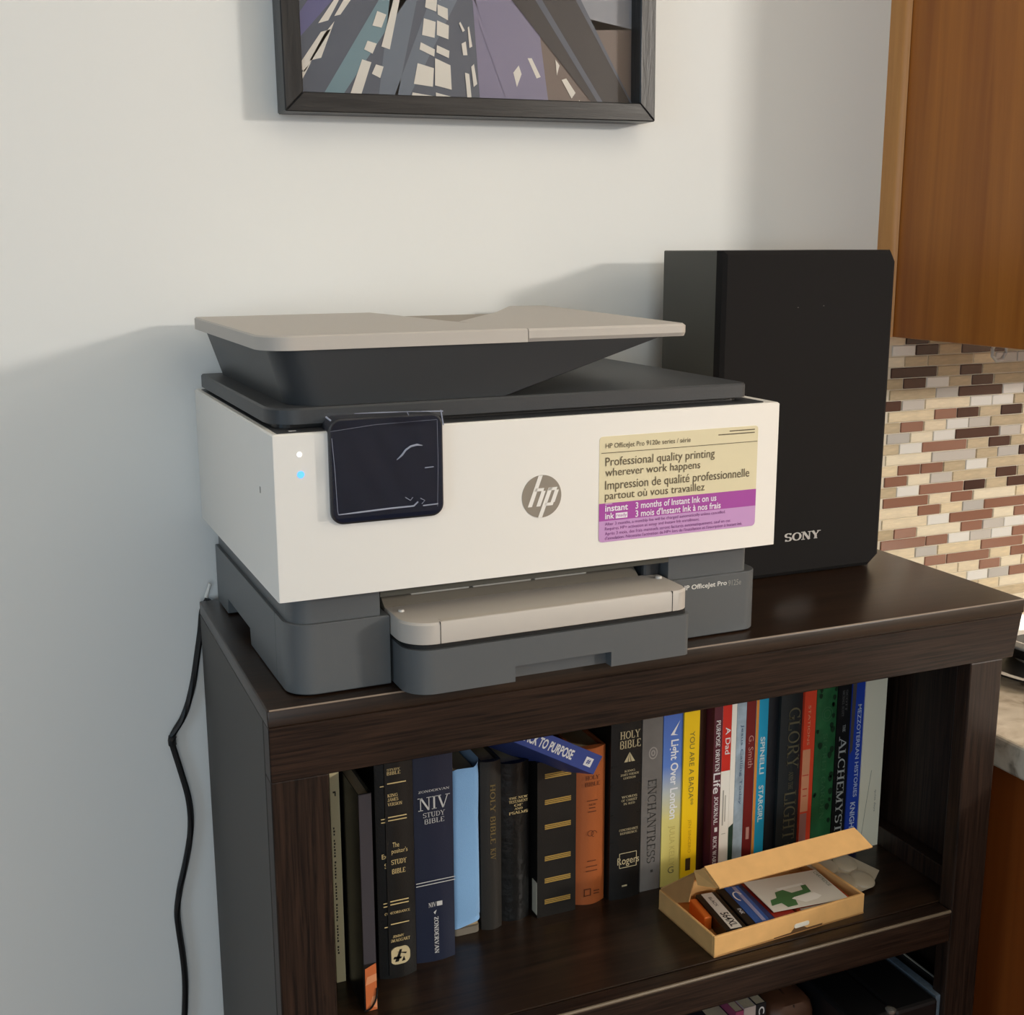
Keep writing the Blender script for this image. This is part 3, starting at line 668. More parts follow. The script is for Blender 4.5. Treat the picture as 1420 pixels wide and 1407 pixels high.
shape([(520, 135), (545, 135), (575, 0), (600, -150), (560, -150)], 1, 1)
shape([(540, 135), (560, 135), (640, -20), (600, -20)], 1, 1)
shape([(410, 60), (410, 30), (445, -20), (480, -20)], 8, 1)
shape([(660, 140), (720, 145), (765, 143), (650, -10), (645, -120)], 3, 1)
shape([(700, 145), (760, 145), (740, -10), (650, -20)], 3, 2)
shape([(705, 145), (895, 150), (895, 40), (800, 20), (690, 35)], 5, 1)
shape([(735, 60), (760, 145), (700, 145), (660, 30)], 3, 3)
shape([(690, 40), (895, 40), (895, -300), (640, -200), (650, -20)], 10, 1)
wins = [[(417, 90), (448, 42), (461, 38), (425, 98)], [(452, 45), (466, 27), (447, 78), (432, 82)], [(445, 30), (470, -8), (476, -8), (458, 26)], [(466, 20), (482, -8), (492, -8), (474, 18)],
        [(417, 104), (434, 84), (420, 112)], [(483, 128), (500, 80), (512, 84), (497, 130)], [(503, 66), (508, 54), (520, 58), (514, 72)], [(515, 33), (522, 13), (534, 18), (527, 36)], [(512, 100), (518, 87), (528, 90), (523, 106)],
        [(526, 62), (545, -6), (553, -6), (537, 66)], [(581, 46), (584, 23), (600, 28), (598, 50)], [(601, 46), (602, 26), (618, 33), (617, 52)], [(577, 66), (579, 56), (598, 66), (597, 76)], [(600, 70), (601, 60), (618, 68), (617, 78)],
        [(568, 114), (574, 85), (596, 92), (594, 118)], [(597, 116), (598, 78), (619, 88), (620, 122)], [(564, 135), (566, 126), (594, 131), (594, 138)], [(598, 136), (598, 126), (620, 132), (620, 138)], [(588, -6), (586, 8), (601, 14), (603, -6)], [(603, 4), (603, 18), (617, 26), (617, 10)],
        [(632, 30), (634, 28), (640, 40), (637, 42)], [(644, 36), (646, 34), (650, 62), (646, 64)], [(635, 58), (641, 55), (643, 74), (637, 74)], [(648, 90), (652, 86), (656, 114), (651, 118)], [(639, 98), (645, 100), (648, 137), (642, 138)],
        [(708, 98), (716, 88), (720, 100), (713, 118)], [(729, 78), (735, 78), (748, 104), (742, 106)], [(770, 80), (776, 88), (772, 102)], [(779, 108), (786, 106), (800, 126), (794, 134)], [(802, 142), (806, 136), (809, 143)]]
for wq in wins: shape(wq, 6, 4)
for r in range(8):
    for c in range(9):
        if (r * 5 + c * 3) % 4 == 0: continue
        x = 430 + c * 48 + r * 5; y = -60 - r * 60
        shape([(x, y), (x + 20, y + 6), (x + 26, y - 30), (x + 6, y - 36)], 6, 4)
# plain dark girder running straight across the lower right corner
shape([(700, -10), (795, -10), (888, 146), (830, 146)], 7, 5)
shape([(795, -10), (803, -10), (894, 146), (888, 146)], 0, 6)
shape([(735, -10), (745, -10), (846, 146), (838, 146)], 0, 6)
PRN.build('poster', pm, pf, fix=False)
MB().box(fb - .003, fw_ - fb + .003, -.0215, -.0200, fb - .003, fh_ - fb + .003).build('glass', clear_mat('picture_glass', (255, 255, 255), 0.0, .02), pf)

# ------------------------------------------------------------------ power cord and plug
cd = thing('power_cord', (-.02, YW - .008, FLOOR), 'black power cord hanging down the wall left of the bookshelf', 'cord')
cpts = [(.010, .0), (.0035, -.012), (.0005, -.034), (-.004, -.058), (-.0105, -.090), (-.0200, -.118), (-.0315, -.136), (-.0335, -.1455), (-.0312, -.158), (-.0262, -.181), (-.0215, -.205), (-.0200, -.228), (-.0220, -.250), (-.0280, -.278), (-.0355, -.306), (-.0395, -.330), (-.0390, -.352), (-.0370, -.380), (-.0362, -.410), (-.0385, -.445), (-.045, -.52), (-.03, -.62), (-.02, -.75), (-.035, -.84)]
def smooth_path(P, k=4):
    out = []
    for i in range(len(P) - 1):
        p0, p1, p2, p3 = [Vector(P[max(0, min(len(P) - 1, j))]) for j in (i - 1, i, i + 1, i + 2)]
        for s in range(k):
            t = s / k
            out.append(.5 * ((2 * p1) + (p2 - p0) * t + (2 * p0 - 5 * p1 + 4 * p2 - p3) * t * t + (3 * p1 - p0 - 3 * p2 + p3) * t ** 3))
    out.append(Vector(P[-1])); return out
sp3 = smooth_path([(x + .02, -.0 - .002 * (i < 2), z - FLOOR) for i, (x, z) in enumerate(cpts)])
MB().tube(sp3, .0033, 8).build('cable', mat('cord_black', (14, 14, 15), .45), cd, smooth=True)
jt = MB(); k_ = [i for i, p in enumerate(sp3) if abs(p.z + FLOOR + .1440) < .006]
jt.tube([sp3[i] for i in k_], .0041, 8); jt.build('cable_joint', mat('cord_black', (14, 14, 15)), cd, smooth=True)
wc = MB().tube(smooth_path([(.0065, .3185, .0028), (.0075, .3190, .0055), (.0095, .3200, .0105), (.0115, .3205, .0160)]), .0018, 8).build('cable_plug', mat('plug_white', (224, 222, 216), .4), None, smooth=True)
tag(wc, 'short white cable end poking out behind the printer base', 'cable')

# ------------------------------------------------------------------ books
page = mat('page_block', (206, 192, 164), .85, var=.1, vscale=900, stretch=(4, .2, 1))
page_old = mat('page_block_tan', (168, 146, 112), .85, var=.1, vscale=900, stretch=(4, .2, 1))
def book(label, x0, x1, y, h, cover, depth=.14, rnd=.0, soft=False, pages=None, z=SH, group='books on the middle shelf', lean=0, cat='book'):
    """standing book, spine towards -y; returns the Empty at its foot. local: x 0..w, y 0..depth, z 0..h"""
    b_ = thing('book', (x0, y, z), label, cat, group)
    w = x1 - x0; t = .0008 if soft else .0022
    if w < .012: t = .0006
    n = 8; sp_ = []
    for k in range(n + 1):
        u = k / n; sp_.append((u * w, rnd * (1 - math.sin(PI * u))if rnd else 0.0))
    outer = [(0, depth)] + sp_ + [(w, depth)]
    inner = [(w - t, depth), (w - t, t + rnd + .0005), (t, t + rnd + .0005), (t, depth)]
    MB().prism(outer + inner, 0, h).build('cover', cover, b_, smooth=True)
    g = .0003 if soft else .004
    MB().box(t + .0001, w - t - .0001, t + rnd + .0008, depth - (.0005 if soft else .005), g, h - g).build('page_block', pages or page, b_)
    return b_
def down(bk, items, w, y=-.0002, mats=None):
    """lettering on a spine. item: (text, x, z, width, height, opts)"""
    if len(items) > 14:                       # tiny print, past picking apart
        mb = MB()
        for it in items: it(mb)
        return tag(mb.build('lettering', mats, bk, fix=False), kind='stuff')
    for it in items:
        mb = MB(); it(mb); mb.build('lettering', mats, bk, fix=False)
UP = (0, 0, 1); DN = (0, 0, -1); RT = (1, 0, 0); LF = (-1, 0, 0)
def hz(txt, x, z, w, h, serif=True, mi=0, heavy=1.0, y=-.0003, bold=0):
    return lambda mb: ink(mb, txt, (x, y, z), RT, UP, w, h, serif=serif, mi=mi, heavy=heavy, bold=bold)
def vt(txt, x, z, length, h, serif=False, mi=0, heavy=1.0, y=-.0003, bold=0):
    """reads downwards; x = left side of the column, z = top"""
    return lambda mb: ink(mb, txt, (x, y, z), DN, RT, length, h, serif=serif, mi=mi, heavy=heavy, bold=bold)
def br(x, z, w, h, mi=0, y=-.0003):
    return lambda mb: bar(mb, (x, y, z), RT, UP, w, h, mi)
def ring(x, z, rx, rz, th, a0=0, a1=360, mi=0, y=-.0003):
    return lambda mb: arcpoly(mb, (0, y, 0), RT, UP, x, z, rx, rz, a0, a1, th, mi=mi)
zz = lambda z: z - SH
gold = mat('foil_gold', (222, 198, 142), .4)
goldp = mat('foil_pale', (206, 190, 150), .4)
silver = mat('foil_silver', (206, 206, 204), .35)
bw = mat('cover_black', (20, 19, 19), .42, bump=.15, bscale=700)

# 1 thin cream paperback against the left post
k = book('thin cream paperback, leftmost on the middle shelf', .0758, .0842, .1250, .236, mat('cover_cream', (232, 214, 168), .6), .15, soft=True)
down(k, [br(.0024, zz(-.1335), .0026, .0016), br(.0040, zz(-.1365), .0011, .0032)] + [br(.0016 + .0001 * (i % 3), zz(-.168 - i * .0030), .0011 + .0004 * (i % 2), .0019) for i in range(42) if i % 7 != 3], 0, mats=mat('ink_dark', (60, 50, 36), .6))
# 2 black album standing furthest forward
k = book('black album with a shiny spine and an orange picture at its foot', .0868, .0986, .0725, .2060, mat('cover_soft_black', (24, 23, 24), .32, bump=.1, bscale=400), .16)
MB().box(.0004, .0114, -.0005, .0001, .0465, .2056).build('spine_strip', mat('spine_satin', (66, 64, 70), .3), k)
ph = MB(); ph.face([(.0012, -.0007, .0006), (.0114, -.0007, .0006), (.0114, -.0007, .0460), (.0012, -.0007, .0420)], 0)
ph.face([(.0012, -.0009, .026), (.0114, -.0009, .029), (.0114, -.0009, .036), (.0030, -.0009, .034)], 1)
ph.face([(.0050, -.0009, .006), (.0114, -.0009, .002), (.0114, -.0009, .015), (.0070, -.0009, .014)], 1)
ph.build('spine_picture', [mat('photo_orange', (206, 112, 64), .4), mat('photo_peach', (226, 152, 108), .4)], k, fix=False)
MB().tube(smooth_path([(.0116, -.0016, .022), (.0100, -.0022, .012), (.0065, -.0024, .0055), (.0025, -.0022, .0025), (-.0005, -.0012, .0018)]), .0009, 6).build('black_strip', bw, k, smooth=True)  # bookmark ribbon looping at the album's foot
# 3 Expositor's
k = book('thick black bible with a pale roundel at the foot of its spine', .1135, .1492, .1105, .2400, mat('cover_black_grain', (22, 21, 20), .42, bump=.2, bscale=500), .16, rnd=.0045)
w = .0357
def two(z, g=.0032): return [br(.0040, zz(z), .0040, .0009), br(.0105, zz(z) + .0008, .0175, .0010), br(.0040, zz(z) - g, .0040, .0009), br(.0105, zz(z) - g + .0008, .0175, .0010)]
its = [hz('STUDY', .0105, zz(-.1150), .0125, .0022), hz('BIBLE', .0105, zz(-.1190), .0125, .0034), br(.0105, zz(-.1275), .0175, .0011), br(.0038, zz(-.1290), .0036, .0009),
       hz('KING', .0105, zz(-.1400), .0095, .0032), hz('JAMES', .0105, zz(-.1440), .0100, .0032), hz('VERSION', .0105, zz(-.1485), .0135, .0032)] + two(-.1605) + \
      [hz('The', .0140, zz(-.1890), .0062, .0048, False), hz('Ex', .0038, zz(-.1985), .0048, .0046, False), hz('positor\'s', .0130, zz(-.1962), .0150, .0058, False), hz('STUDY', .0125, zz(-.2058), .0145, .0050), hz('S', .0060, zz(-.2080), .0030, .0048), hz('BIBLE', .0130, zz(-.2150), .0125, .0050)] + two(-.2430) + \
      [hz('CONCORDANCE', .0050, zz(-.2545), .0240, .0026), br(.0105, zz(-.2650), .0175, .0010), br(.0045, zz(-.2668), .0040, .0009), hz('JIMMY', .0120, zz(-.2785), .0110, .0026), hz('SWAGGART', .0095, zz(-.2830), .0190, .0032)]
down(k, its, 0, mats=gold)
MB().prism(rrect(.0092, .0282, zz(-.3060), zz(-.2885), .0065, 5), -.0004, .006, 'y').build('roundel', goldp, k)
mk_ = MB()
mk_.face([(.0135, -.0006, zz(-.3030)), (.0172, -.0006, zz(-.3030)), (.0205, -.0006, zz(-.2910)), (.0182, -.0006, zz(-.2910))])
mk_.face([(.0120, -.0006, zz(-.3000)), (.0130, -.0006, zz(-.2975)), (.0200, -.0006, zz(-.2985)), (.0195, -.0006, zz(-.3005))])
mk_.face([(.0150, -.0006, zz(-.2930)), (.0250, -.0006, zz(-.2950)), (.0242, -.0006, zz(-.2965))])
mk_.face([(.0200, -.0006, zz(-.3035)), (.0235, -.0006, zz(-.3030)), (.0222, -.0006, zz(-.2985))])
mk_.build('roundel_mark', bw, k, fix=False)
MB().box(.0078, .0100, -.0010, .0012, .004, .238).build('black_strip', mat('strip_black', (12, 12, 12), .5), k)  # dark upright band down the left of the spine
# 4 NIV
navy = mat('cover_navy', (27, 34, 56), .45, bump=.12, bscale=700)
k = book('thick navy study bible with silver lettering and a double line', .1528, .1912, .1225, .2400, navy, .16, rnd=.003)
its = [hz('ZONDERVAN', .0040, zz(-.1478), .0300, .0024), hz('NIV', .0030, zz(-.1655), .0315, .0135, heavy=.75), hz('STUDY', .0080, zz(-.1725), .0215, .0050, heavy=.8), hz('BIBLE', .0095, zz(-.1790), .0190, .0050, heavy=.8), br(.0, zz(-.2372), .0384, .0008), br(.0, zz(-.2402), .0384, .0008),
       hz('NIV', .0115, zz(-.2635), .0080, .0050), br(.0198, zz(-.2632), .0055, .0046), lambda mb: mb.face([(.0165, -.0003, zz(-.2690)), (.0195, -.0003, zz(-.2670)), (.0180, -.0003, zz(-.2715))]), vt('ZONDERVAN', .0168, zz(-.2740), .0380, .0046, True, heavy=1.3)]
down(k, its, 0, mats=silver)
# 5 light blue cloth cover
lb = mat('cover_sky_cloth', (134, 180, 226), .8, bump=.25, bscale=1500, sheen=.2)
k = thing('book', (.1985, .1520, SH), 'small book in a stretchy sky blue cloth cover', 'book', 'books on the middle shelf')
rings = []
for t, zt in enumerate([.0075, .012, .02, .06, .12, .150, .162, .168, .172]):
    rings.append([(x, y + .001 * math.sin(t * 2), zt + (.0065 * (x / .031) if t < 2 else 0) + (.010 * (x / .031) ** 2 * max(0, (t - 5) / 3) + (.003 * math.sin(x * 200)) * (t > 6))) for x, y in rrect(.0, .0305, .0, .13, [.007, .007, .002, .002], 6)])
MB().loft(rings, cap=(True, False)).build('cloth_cover', lb, k, smooth=True)
MB().box(.0025, .0278, .0045, .127, .0, .169).build('page_block', page_old, k)
MB().prism(rrect(.0012, .0292, .0012, .1285, [.005, .005, .001, .001]), .0003, .0075).build('board_edge', mat('board_grey', (120, 112, 100), .6), k)
# 6 charcoal bible
k = book('slim charcoal leather bible with gold lettering down the spine, right of the sky blue book', .2300, .2515, .1515, .1770, mat('cover_charcoal', (44, 41, 37), .5, bump=.2, bscale=500), .125, rnd=.004, pages=page_old)
down(k, [vt('HOLY BIBLE', .0085, zz(-.1660), .062, .0058, True), vt('KJV', .0085, zz(-.2330), .0120, .0058, True)], 0, mats=mat('foil_dull', (124, 106, 64), .45))
# 7 creased black leather
k = book('small creased black leather bible with five gold title lines', .2542, .2838, .1575, .1680, mat('cover_creased', (24, 24, 24), .3, bump=.9, bscale=120), .06, rnd=.005, pages=page)
down(k, [hz('THE NEW', .0065, zz(-.1890), .020, .0026), hz('TESTAMENT', .0065, zz(-.1930), .020, .0030), hz('OF', .0120, zz(-.1968), .009, .0024), hz('AND', .0120, zz(-.2005), .009, .0024), hz('PSALMS', .0065, zz(-.2048), .020, .0030)], 0, mats=gold)
# 8 gold barred
k = book('black hardback with six gold bars across its spine', .2892, .3315, .1530, .1665, mat('cover_barred', (30, 28, 26), .4, bump=.12, bscale=700), .06, pages=page_old)
fy = mat('foil_yellow', (196, 160, 84), .35, metal=.3)
for z in (-.1690, -.1965, -.2230, -.2570, -.2810, -.3040):
    gb = MB()
    for i in range(3): gb.box(.0080, .0365, -.0003, .0002, zz(z) - .0024 + i * .0019, zz(z) - .0012 + i * .0019)
    gb.build('gold_bar', fy, k)
MB().box(-.0004, .0001, .001, .012, .003, .038).build('paper_slip', mat('slip_cream', (214, 206, 186), .7), k)
# 9 brown
k = book('rust brown leather bible with blind stamped spine', .3338, .3680, .1560, .1700, mat('cover_rust', (166, 90, 46), .45, bump=.15, bscale=500), .125, rnd=.006, pages=page_old)
its = [hz('HOLY', .0090, zz(-.1830), .0160, .0046), hz('BIBLE', .0090, zz(-.1900), .0165, .0046), br(.0110, zz(-.2060), .012, .0010), hz('NEW', .0130, zz(-.2110), .0085, .0022), br(.0135, zz(-.2140), .007, .0010), br(.0125, zz(-.2180), .009, .0010), br(.0120, zz(-.2720), .010, .0010), br(.0105, zz(-.2780), .013, .0010), br(.0105, zz(-.2830), .013, .0010)] + \
      [ring(.0155, zz(-.2410), .0032, .0030, .0006), ring(.0195, zz(-.2420), .0030, .0032, .0006, 0, 270), br(.0085, zz(-.3100), .0012, .0075), br(.0155, zz(-.3100), .0012, .0075), br(.0085, zz(-.3100), .008, .0010), br(.0085, zz(-.3028), .008, .0010), br(.0195, zz(-.3060), .0065, .0012), br(.0195, zz(-.3090), .0065, .0012)]
down(k, its, 0, y=.0, mats=mat('stamp_brown', (96, 48, 26), .5))
# 10 blue book lying tilted across the small ones, its fore edge sunk behind them
k = thing('book', (.2014, .1060, -.0590), 'blue book lying tilted across the tops of the small bibles', 'book', 'books on the middle shelf', ry=.517)
tb = mat('cover_royal', (58, 74, 140), .4); tw, tt, td = .155, .0195, .078
sk = math.tan(math.radians(20))
def sl_box(mb, x0, x1, y0, y1, z0, z1):
    mb.loft([[(x0, y0, z0 - sk * y0), (x1, y0, z0 - sk * y0), (x1, y1, z0 - sk * y1), (x0, y1, z0 - sk * y1)], [(x0, y0, z1 - sk * y0), (x1, y0, z1 - sk * y0), (x1, y1, z1 - sk * y1), (x0, y1, z1 - sk * y1)]])
    return mb
c_ = MB(); sl_box(c_, 0, tw, 0, .0012, -tt, 0); sl_box(c_, 0, tw, .0012, td, -.0012, 0); sl_box(c_, 0, tw, .0012, td, -tt, -tt + .0012)
c_.build('cover', tb, k, .0003, 1)
sl_box(MB(), .001, tw - .001, .0013, td - .001, -tt + .0013, -.0013).build('page_block', page, k)
ti = MB(); ink(ti, 'BACK TO PURPOSE', (.0655, -.0003, -.0148), (1, 0, 0), (0, 0, 1), .0590, .0098, bold=.03); bar(ti, (.1390, -.0003, -.0145), (1, 0, 0), (0, 0, 1), .0085, .0088)
ti.build('lettering', mat('ink_offwhite', (226, 224, 222), .5), k, fix=False)
ti = MB(); ink(ti, '#', (.1410, -.0005, -.0125), (1, 0, 0), (0, 0, 1), .0044, .0050, bold=.02); ti.build('lettering', tb, k, fix=False)
# 11 holy bible, five panels
k = book('thick black bible with pale block lettering and raised bands, right of the rust brown one', .3708, .4055, .1520, .2400, mat('cover_black_matt', (19, 18, 17), .45, bump=.15, bscale=600), .16, rnd=.003)
its = [hz('HOLY', .0085, zz(-.1440), .0230, .0085), hz('BIBLE', .0085, zz(-.1545), .0235, .0090), lambda mb: [mb.face([(.0195 + a * .0062, -.0004, zz(-.1690)), (.0195 + b * .0062, -.0004, zz(-.1690)), (.0195, -.0004, zz(-.1585))]) for a, b in ((-1, -.35), (-.2, .2), (.35, 1))],
       hz('KING', .0140, zz(-.1800), .012, .0024), hz('JAMES VERSION', .0095, zz(-.1838), .021, .0026), hz('EDITION', .0130, zz(-.1875), .014, .0024), hz('WORDS', .0110, zz(-.2080), .018, .0026), hz('OF CHRIST', .0110, zz(-.2118), .018, .0026), hz('IN RED', .0135, zz(-.2155), .013, .0024), hz('CONCORDANCE', .0090, zz(-.2440), .0215, .0026), hz('REFERENCE', .0100, zz(-.2478), .0195, .0026),
       br(.0095, zz(-.2690), .020, .0007), br(.0095, zz(-.2850), .020, .0007), br(.0095, zz(-.2850), .0007, .016), br(.0290, zz(-.2850), .0007, .016), hz('Rogers', .0075, zz(-.2835), .025, .0105, False), br(.0130, zz(-.3060), .006, .0018)]
down(k, its, 0, mats=[mat('foil_sand', (190, 176, 140), .4)])
bd = MB()
for z in (-.1745, -.1945, -.2265, -.2570): bd.box(.0006, .0342, .0016, .0045, zz(z), zz(z) + .0012)
bd.build('raised_band', MATS['cover_black_matt'], k)
# 12 grey
k = book('grey hardback with dark capitals and a ring near the top', .4078, .4312, .1570, .2350, mat('cover_grey', (112, 108, 104), .5, var=.12, vscale=40), .15)
down(k, [vt('ENCHANTRESS', .0070, zz(-.1960), .093, .0105, True, heavy=.8), ring(.0125, zz(-.1670), .0045, .0060, .0014, mi=1), ring(.0125, zz(-.1670), .0018, .0026, .0016, mi=1), br(.0120, zz(-.3000), .003, .003)], 0, mats=[mat('ink_graphite', (58, 56, 54), .5), mat('ring_pale', (156, 150, 144), .4)])
# 13 blue to yellow
k = book('paperback whose spine fades from blue to pale yellow', .4322, .4548, .1570, .2310, ramp_z('spine_dawn', [(.02, (214, 200, 112)), (.075, (222, 210, 130)), (.105, (190, 196, 190)), (.135, (96, 132, 206)), (.231, (62, 92, 178))]), .14, soft=True)
down(k, [vt('Light Over London', .0075, zz(-.1565), .0880, .0105, False, bold=.02), vt('JULIA KELLY', .0075, zz(-.2520), .0460, .0085, False, mi=1), lambda mb: mb.face([(.0080, -.0004, zz(-.1510)), (.0190, -.0004, zz(-.1360)), (.0125, -.0004, zz(-.1500)), (.0170, -.0004, zz(-.1520))]), hz('G', .0085, zz(-.3060), .0070, .0075, False, mi=2)], 0, mats=[mat('ink_white_soft', (238, 238, 240), .5), mat('ink_straw', (196, 180, 100), .5), mat('ink_olive', (110, 104, 70), .5)])
# 14 yellow
k = book('bright yellow paperback with thin grey capitals', .4552, .4736, .1550, .2330, mat('cover_yellow', (250, 204, 22), .45), .14, soft=True)
down(k, [vt('YOU ARE A BADA**', .0070, zz(-.1500), .0820, .0062, False), br(.0055, zz(-.3060), .0060, .014, mi=1), vt('JEN SINCERO', .0070, zz(-.2480), .0380, .0044, False, mi=2)], 0, mats=[mat('ink_grey_olive', (128, 112, 50), .5), mat('ink_choc', (70, 50, 30), .5), mat('ink_amber', (206, 160, 24), .5)])
# 15 brown
k = book('plain dark brown book between the yellow and the maroon one', .4746, .4870, .1620, .2250, mat('cover_umber', (66, 38, 26), .5, bump=.1), .14, rnd=.002)
# 16 maroon
k = book('maroon paperback with white lettering down its spine', .4874, .4974, .1490, .2280, mat('cover_maroon', (88, 36, 48), .45), .14, soft=True)
down(k, [vt('PURPOSE DRIVEN', .0022, zz(-.1400), .0570, .0055, True, heavy=1.2), vt('Life', .0008, zz(-.1985), .0230, .0085, False, bold=.01), vt('JOURNAL', .0024, zz(-.2245), .0320, .0052, True, heavy=1.2), br(.0040, zz(-.2650), .0034, .0050), vt('RICK WARREN', .0024, zz(-.2700), .0430, .0050, True, heavy=1.2)], 0, mats=MATS['ink_offwhite'])
# 17 red over white
k = book('white paperback with a red upper spine', .4979, .5090, .1500, .2320, mat('cover_white_red', (242, 236, 224), .45), .14, soft=True)
pb = MB(); pb.face([(.0002, -.0002, zz(-.1985)), (.0110, -.0002, zz(-.1985)), (.0110, -.0002, .2318), (.0002, -.0002, .2318)]); pb.build('print_band', mat('print_red', (206, 46, 34), .45), k, fix=False)
down(k, [vt('A Dad', .0040, zz(-.1500), .030, .0060, False, bold=.01, y=-.0004), br(.0030, zz(-.2700), .0050, .0006, 1), br(.0030, zz(-.2600), .0014, .040, 1), br(.0060, zz(-.2560), .0010, .030, 1)], 0, mats=[MATS['ink_offwhite'], mat('ink_pale_grey', (168, 162, 150), .5)])
# 18 thin white with green foot
k = book('thin white paperback with a dark green foot', .5093, .5152, .1500, .2330, MATS['cover_white_red'], .14, soft=True)
pb = MB(); pb.face([(.0002, -.0002, zz(-.302)), (.0057, -.0002, zz(-.302)), (.0057, -.0002, zz(-.2600)), (.0002, -.0002, zz(-.2640))]); pb.build('print_band', mat('print_green', (36, 62, 48), .5), k, fix=False)
# 19 pale blue
k = book('pale blue paperback with a cloudy spine', .5156, .5270, .1500, .2310, mat('cover_cloud', (156, 172, 184), .5, var=.25, vscale=60), .14, soft=True)
down(k, [vt('Jesus Calling Today', .0048, zz(-.1500), .090, .0040, False)], 0, mats=mat('ink_blue_grey', (84, 104, 128), .5))
# 20 dark red
k = book('dark red hardback with a pale signature', .5274, .5385, .1500, .2330, mat('cover_dark_red', (112, 26, 24), .45), .14)
down(k, [vt('G. Smith', .0035, zz(-.1640), .036, .0060, False), br(.0040, zz(-.2820), .0040, .014)], 0, mats=mat('ink_rose', (190, 140, 130), .5))
# 21 teal with orange edge
k = book('turquoise paperback with an orange edge', .5389, .5542, .1500, .2320, mat('cover_teal', (28, 158, 198), .45), .14, soft=True)
pb = MB(); pb.face([(.0001, -.0002, .001), (.0036, -.0002, .001), (.0036, -.0002, .2315), (.0001, -.0002, .2315)]); pb.build('print_band', mat('print_orange', (214, 142, 62), .5), k, fix=False)
down(k, [vt('SPINELLI', .0066, zz(-.1680), .042, .0058, False, bold=.025), vt('STARGIRL', .0066, zz(-.2230), .042, .0062, False, bold=.025)], 0, mats=mat('ink_ice', (206, 224, 226), .5))
# 22 navy-black
k = book('plain blue black hardback beside the turquoise paperback', .5548, .5690, .1510, .2360, mat('cover_ink', (26, 31, 38), .5), .14, rnd=.002)
# 23 Light and the glory
k = book('dark slate hardback with tall dull gold capitals reading upwards', .5695, .5968, .1470, .2400, mat('cover_slate', (38, 44, 46), .5), .15, rnd=.002)
def upw(txt, x, z, length, h, serif=True, heavy=.8): return lambda mb: ink(mb, txt, (x, -.0004, z), UP, LF, length, h, serif=serif, heavy=heavy)
def vu(txt, x, z, length, h, heavy=.8): return lambda mb: ink(mb, txt, (x, -.0004, z), DN, RT, length, h, serif=True, heavy=heavy)
down(k, [vu('GLORY', .0080, zz(-.1400), .0700, .0160), vu('AND THE', .0115, zz(-.2120), .0210, .0062), vu('LIGHT', .0072, zz(-.2350), .0560, .0150), vu('THE', .0095, zz(-.2950), .0120, .0062)], 0, mats=mat('foil_antique', (120, 114, 88), .4, metal=.3))
# 24 red orange
k = book('vermilion paperback with a peach title block', .5973, .6122, .1460, .2370, mat('cover_vermilion', (236, 76, 46), .45), .14, soft=True)
pb = MB(); pb.face([(.0003, -.0002, zz(-.2620)), (.0100, -.0002, zz(-.2620)), (.0100, -.0002, zz(-.1900)), (.0003, -.0002, zz(-.1900))], 0); pb.face([(.0003, -.0002, .001), (.0090, -.0002, .001), (.0090, -.0002, zz(-.2640)), (.0003, -.0002, zz(-.2640))], 1)
pb.build('print_band', [mat('print_peach', (230, 156, 116), .5), mat('print_dusty', (176, 120, 112), .5)], k, fix=False)
down(k, [vt('STATIONS', .0050, zz(-.1400), .045, .0030, False), br(.0010, zz(-.2200), .0080, .0010, 1, -.0004), br(.0020, zz(-.2360), .0060, .0010, 1, -.0004), br(.0025, zz(-.2440), .0050, .0010, 1, -.0004)], 0, mats=[mat('ink_peach', (236, 170, 130), .5), MATS['print_red']])
# 25 green
k = book('green hardback with a dark leaf pattern', .6128, .6392, .1450, .2390, mat('cover_green', (38, 98, 56), .5, var=.25, vscale=55), .15, rnd=.001)
lf = MB()
random.seed(3)
for i in range(22):
    x = random.choice((random.uniform(.0012, .0070), random.uniform(.0190, .0245))); z = random.uniform(.02, .20); r = random.uniform(.0015, .0030)
    lf.face([(x + r * math.cos(a) * (1 + .3 * math.sin(3 * a)), -.0004, z + 1.4 * r * math.sin(a)) for a in [q * PI / 4 for q in range(8)]])
lf.build('leaf_print', mat('print_leaf', (18, 48, 28), .5), k, fix=False)
down(k, [ring(.0135, zz(-.1530), .0070, .0080, .0009), ring(.0135, zz(-.1530), .0040, .0048, .0009), vt('SECRET GARDEN', .0095, zz(-.175), .10, .006, True)], 0, mats=mat('ink_moss', (62, 112, 72), .5))
# 26 Alchemyst
k = book('black hardback with white capitals next to the green one', .6397, .6572, .1450, .2400, mat('cover_jet', (19, 20, 21), .45), .15)
down(k, [vt('ALCHEMYST', .0040, zz(-.1820), .1130, .0100, True, heavy=.9), vt('THE', .0080, zz(-.1690), .0080, .0036, True), vt('MICHAEL SCOTT', .0055, zz(-.1290), .0300, .0030, True, mi=1), vt('SCOTT', .0100, zz(-.1290), .0240, .0024, True, mi=1)], 0, mats=[mat('ink_silver', (176, 178, 174), .4), mat('ink_ash', (104, 104, 102), .5)])
# 27 blue
k = book('royal blue paperback with slanting white script, second from the right end', .6578, .6742, .1440, .2420, mat('cover_cobalt', (38, 68, 170), .45), .15, soft=True)
pb = MB(); pb.face([(.0001, -.0002, zz(-.205)), (.0038, -.0002, zz(-.200)), (.0060, -.0002, .2415), (.0001, -.0002, .2415)]); pb.build('print_band', mat('print_taupe', (84, 76, 74), .5), k, fix=False)
down(k, [vt('MEZZOTERRAN HISTORIES', .0080, zz(-.1480), .108, .0050, False, bold=.01), vt('KNIGHTLY', .0050, zz(-.2620), .048, .0068, False, bold=.02)], 0, mats=mat('ink_pale_blue', (196, 206, 228), .5))
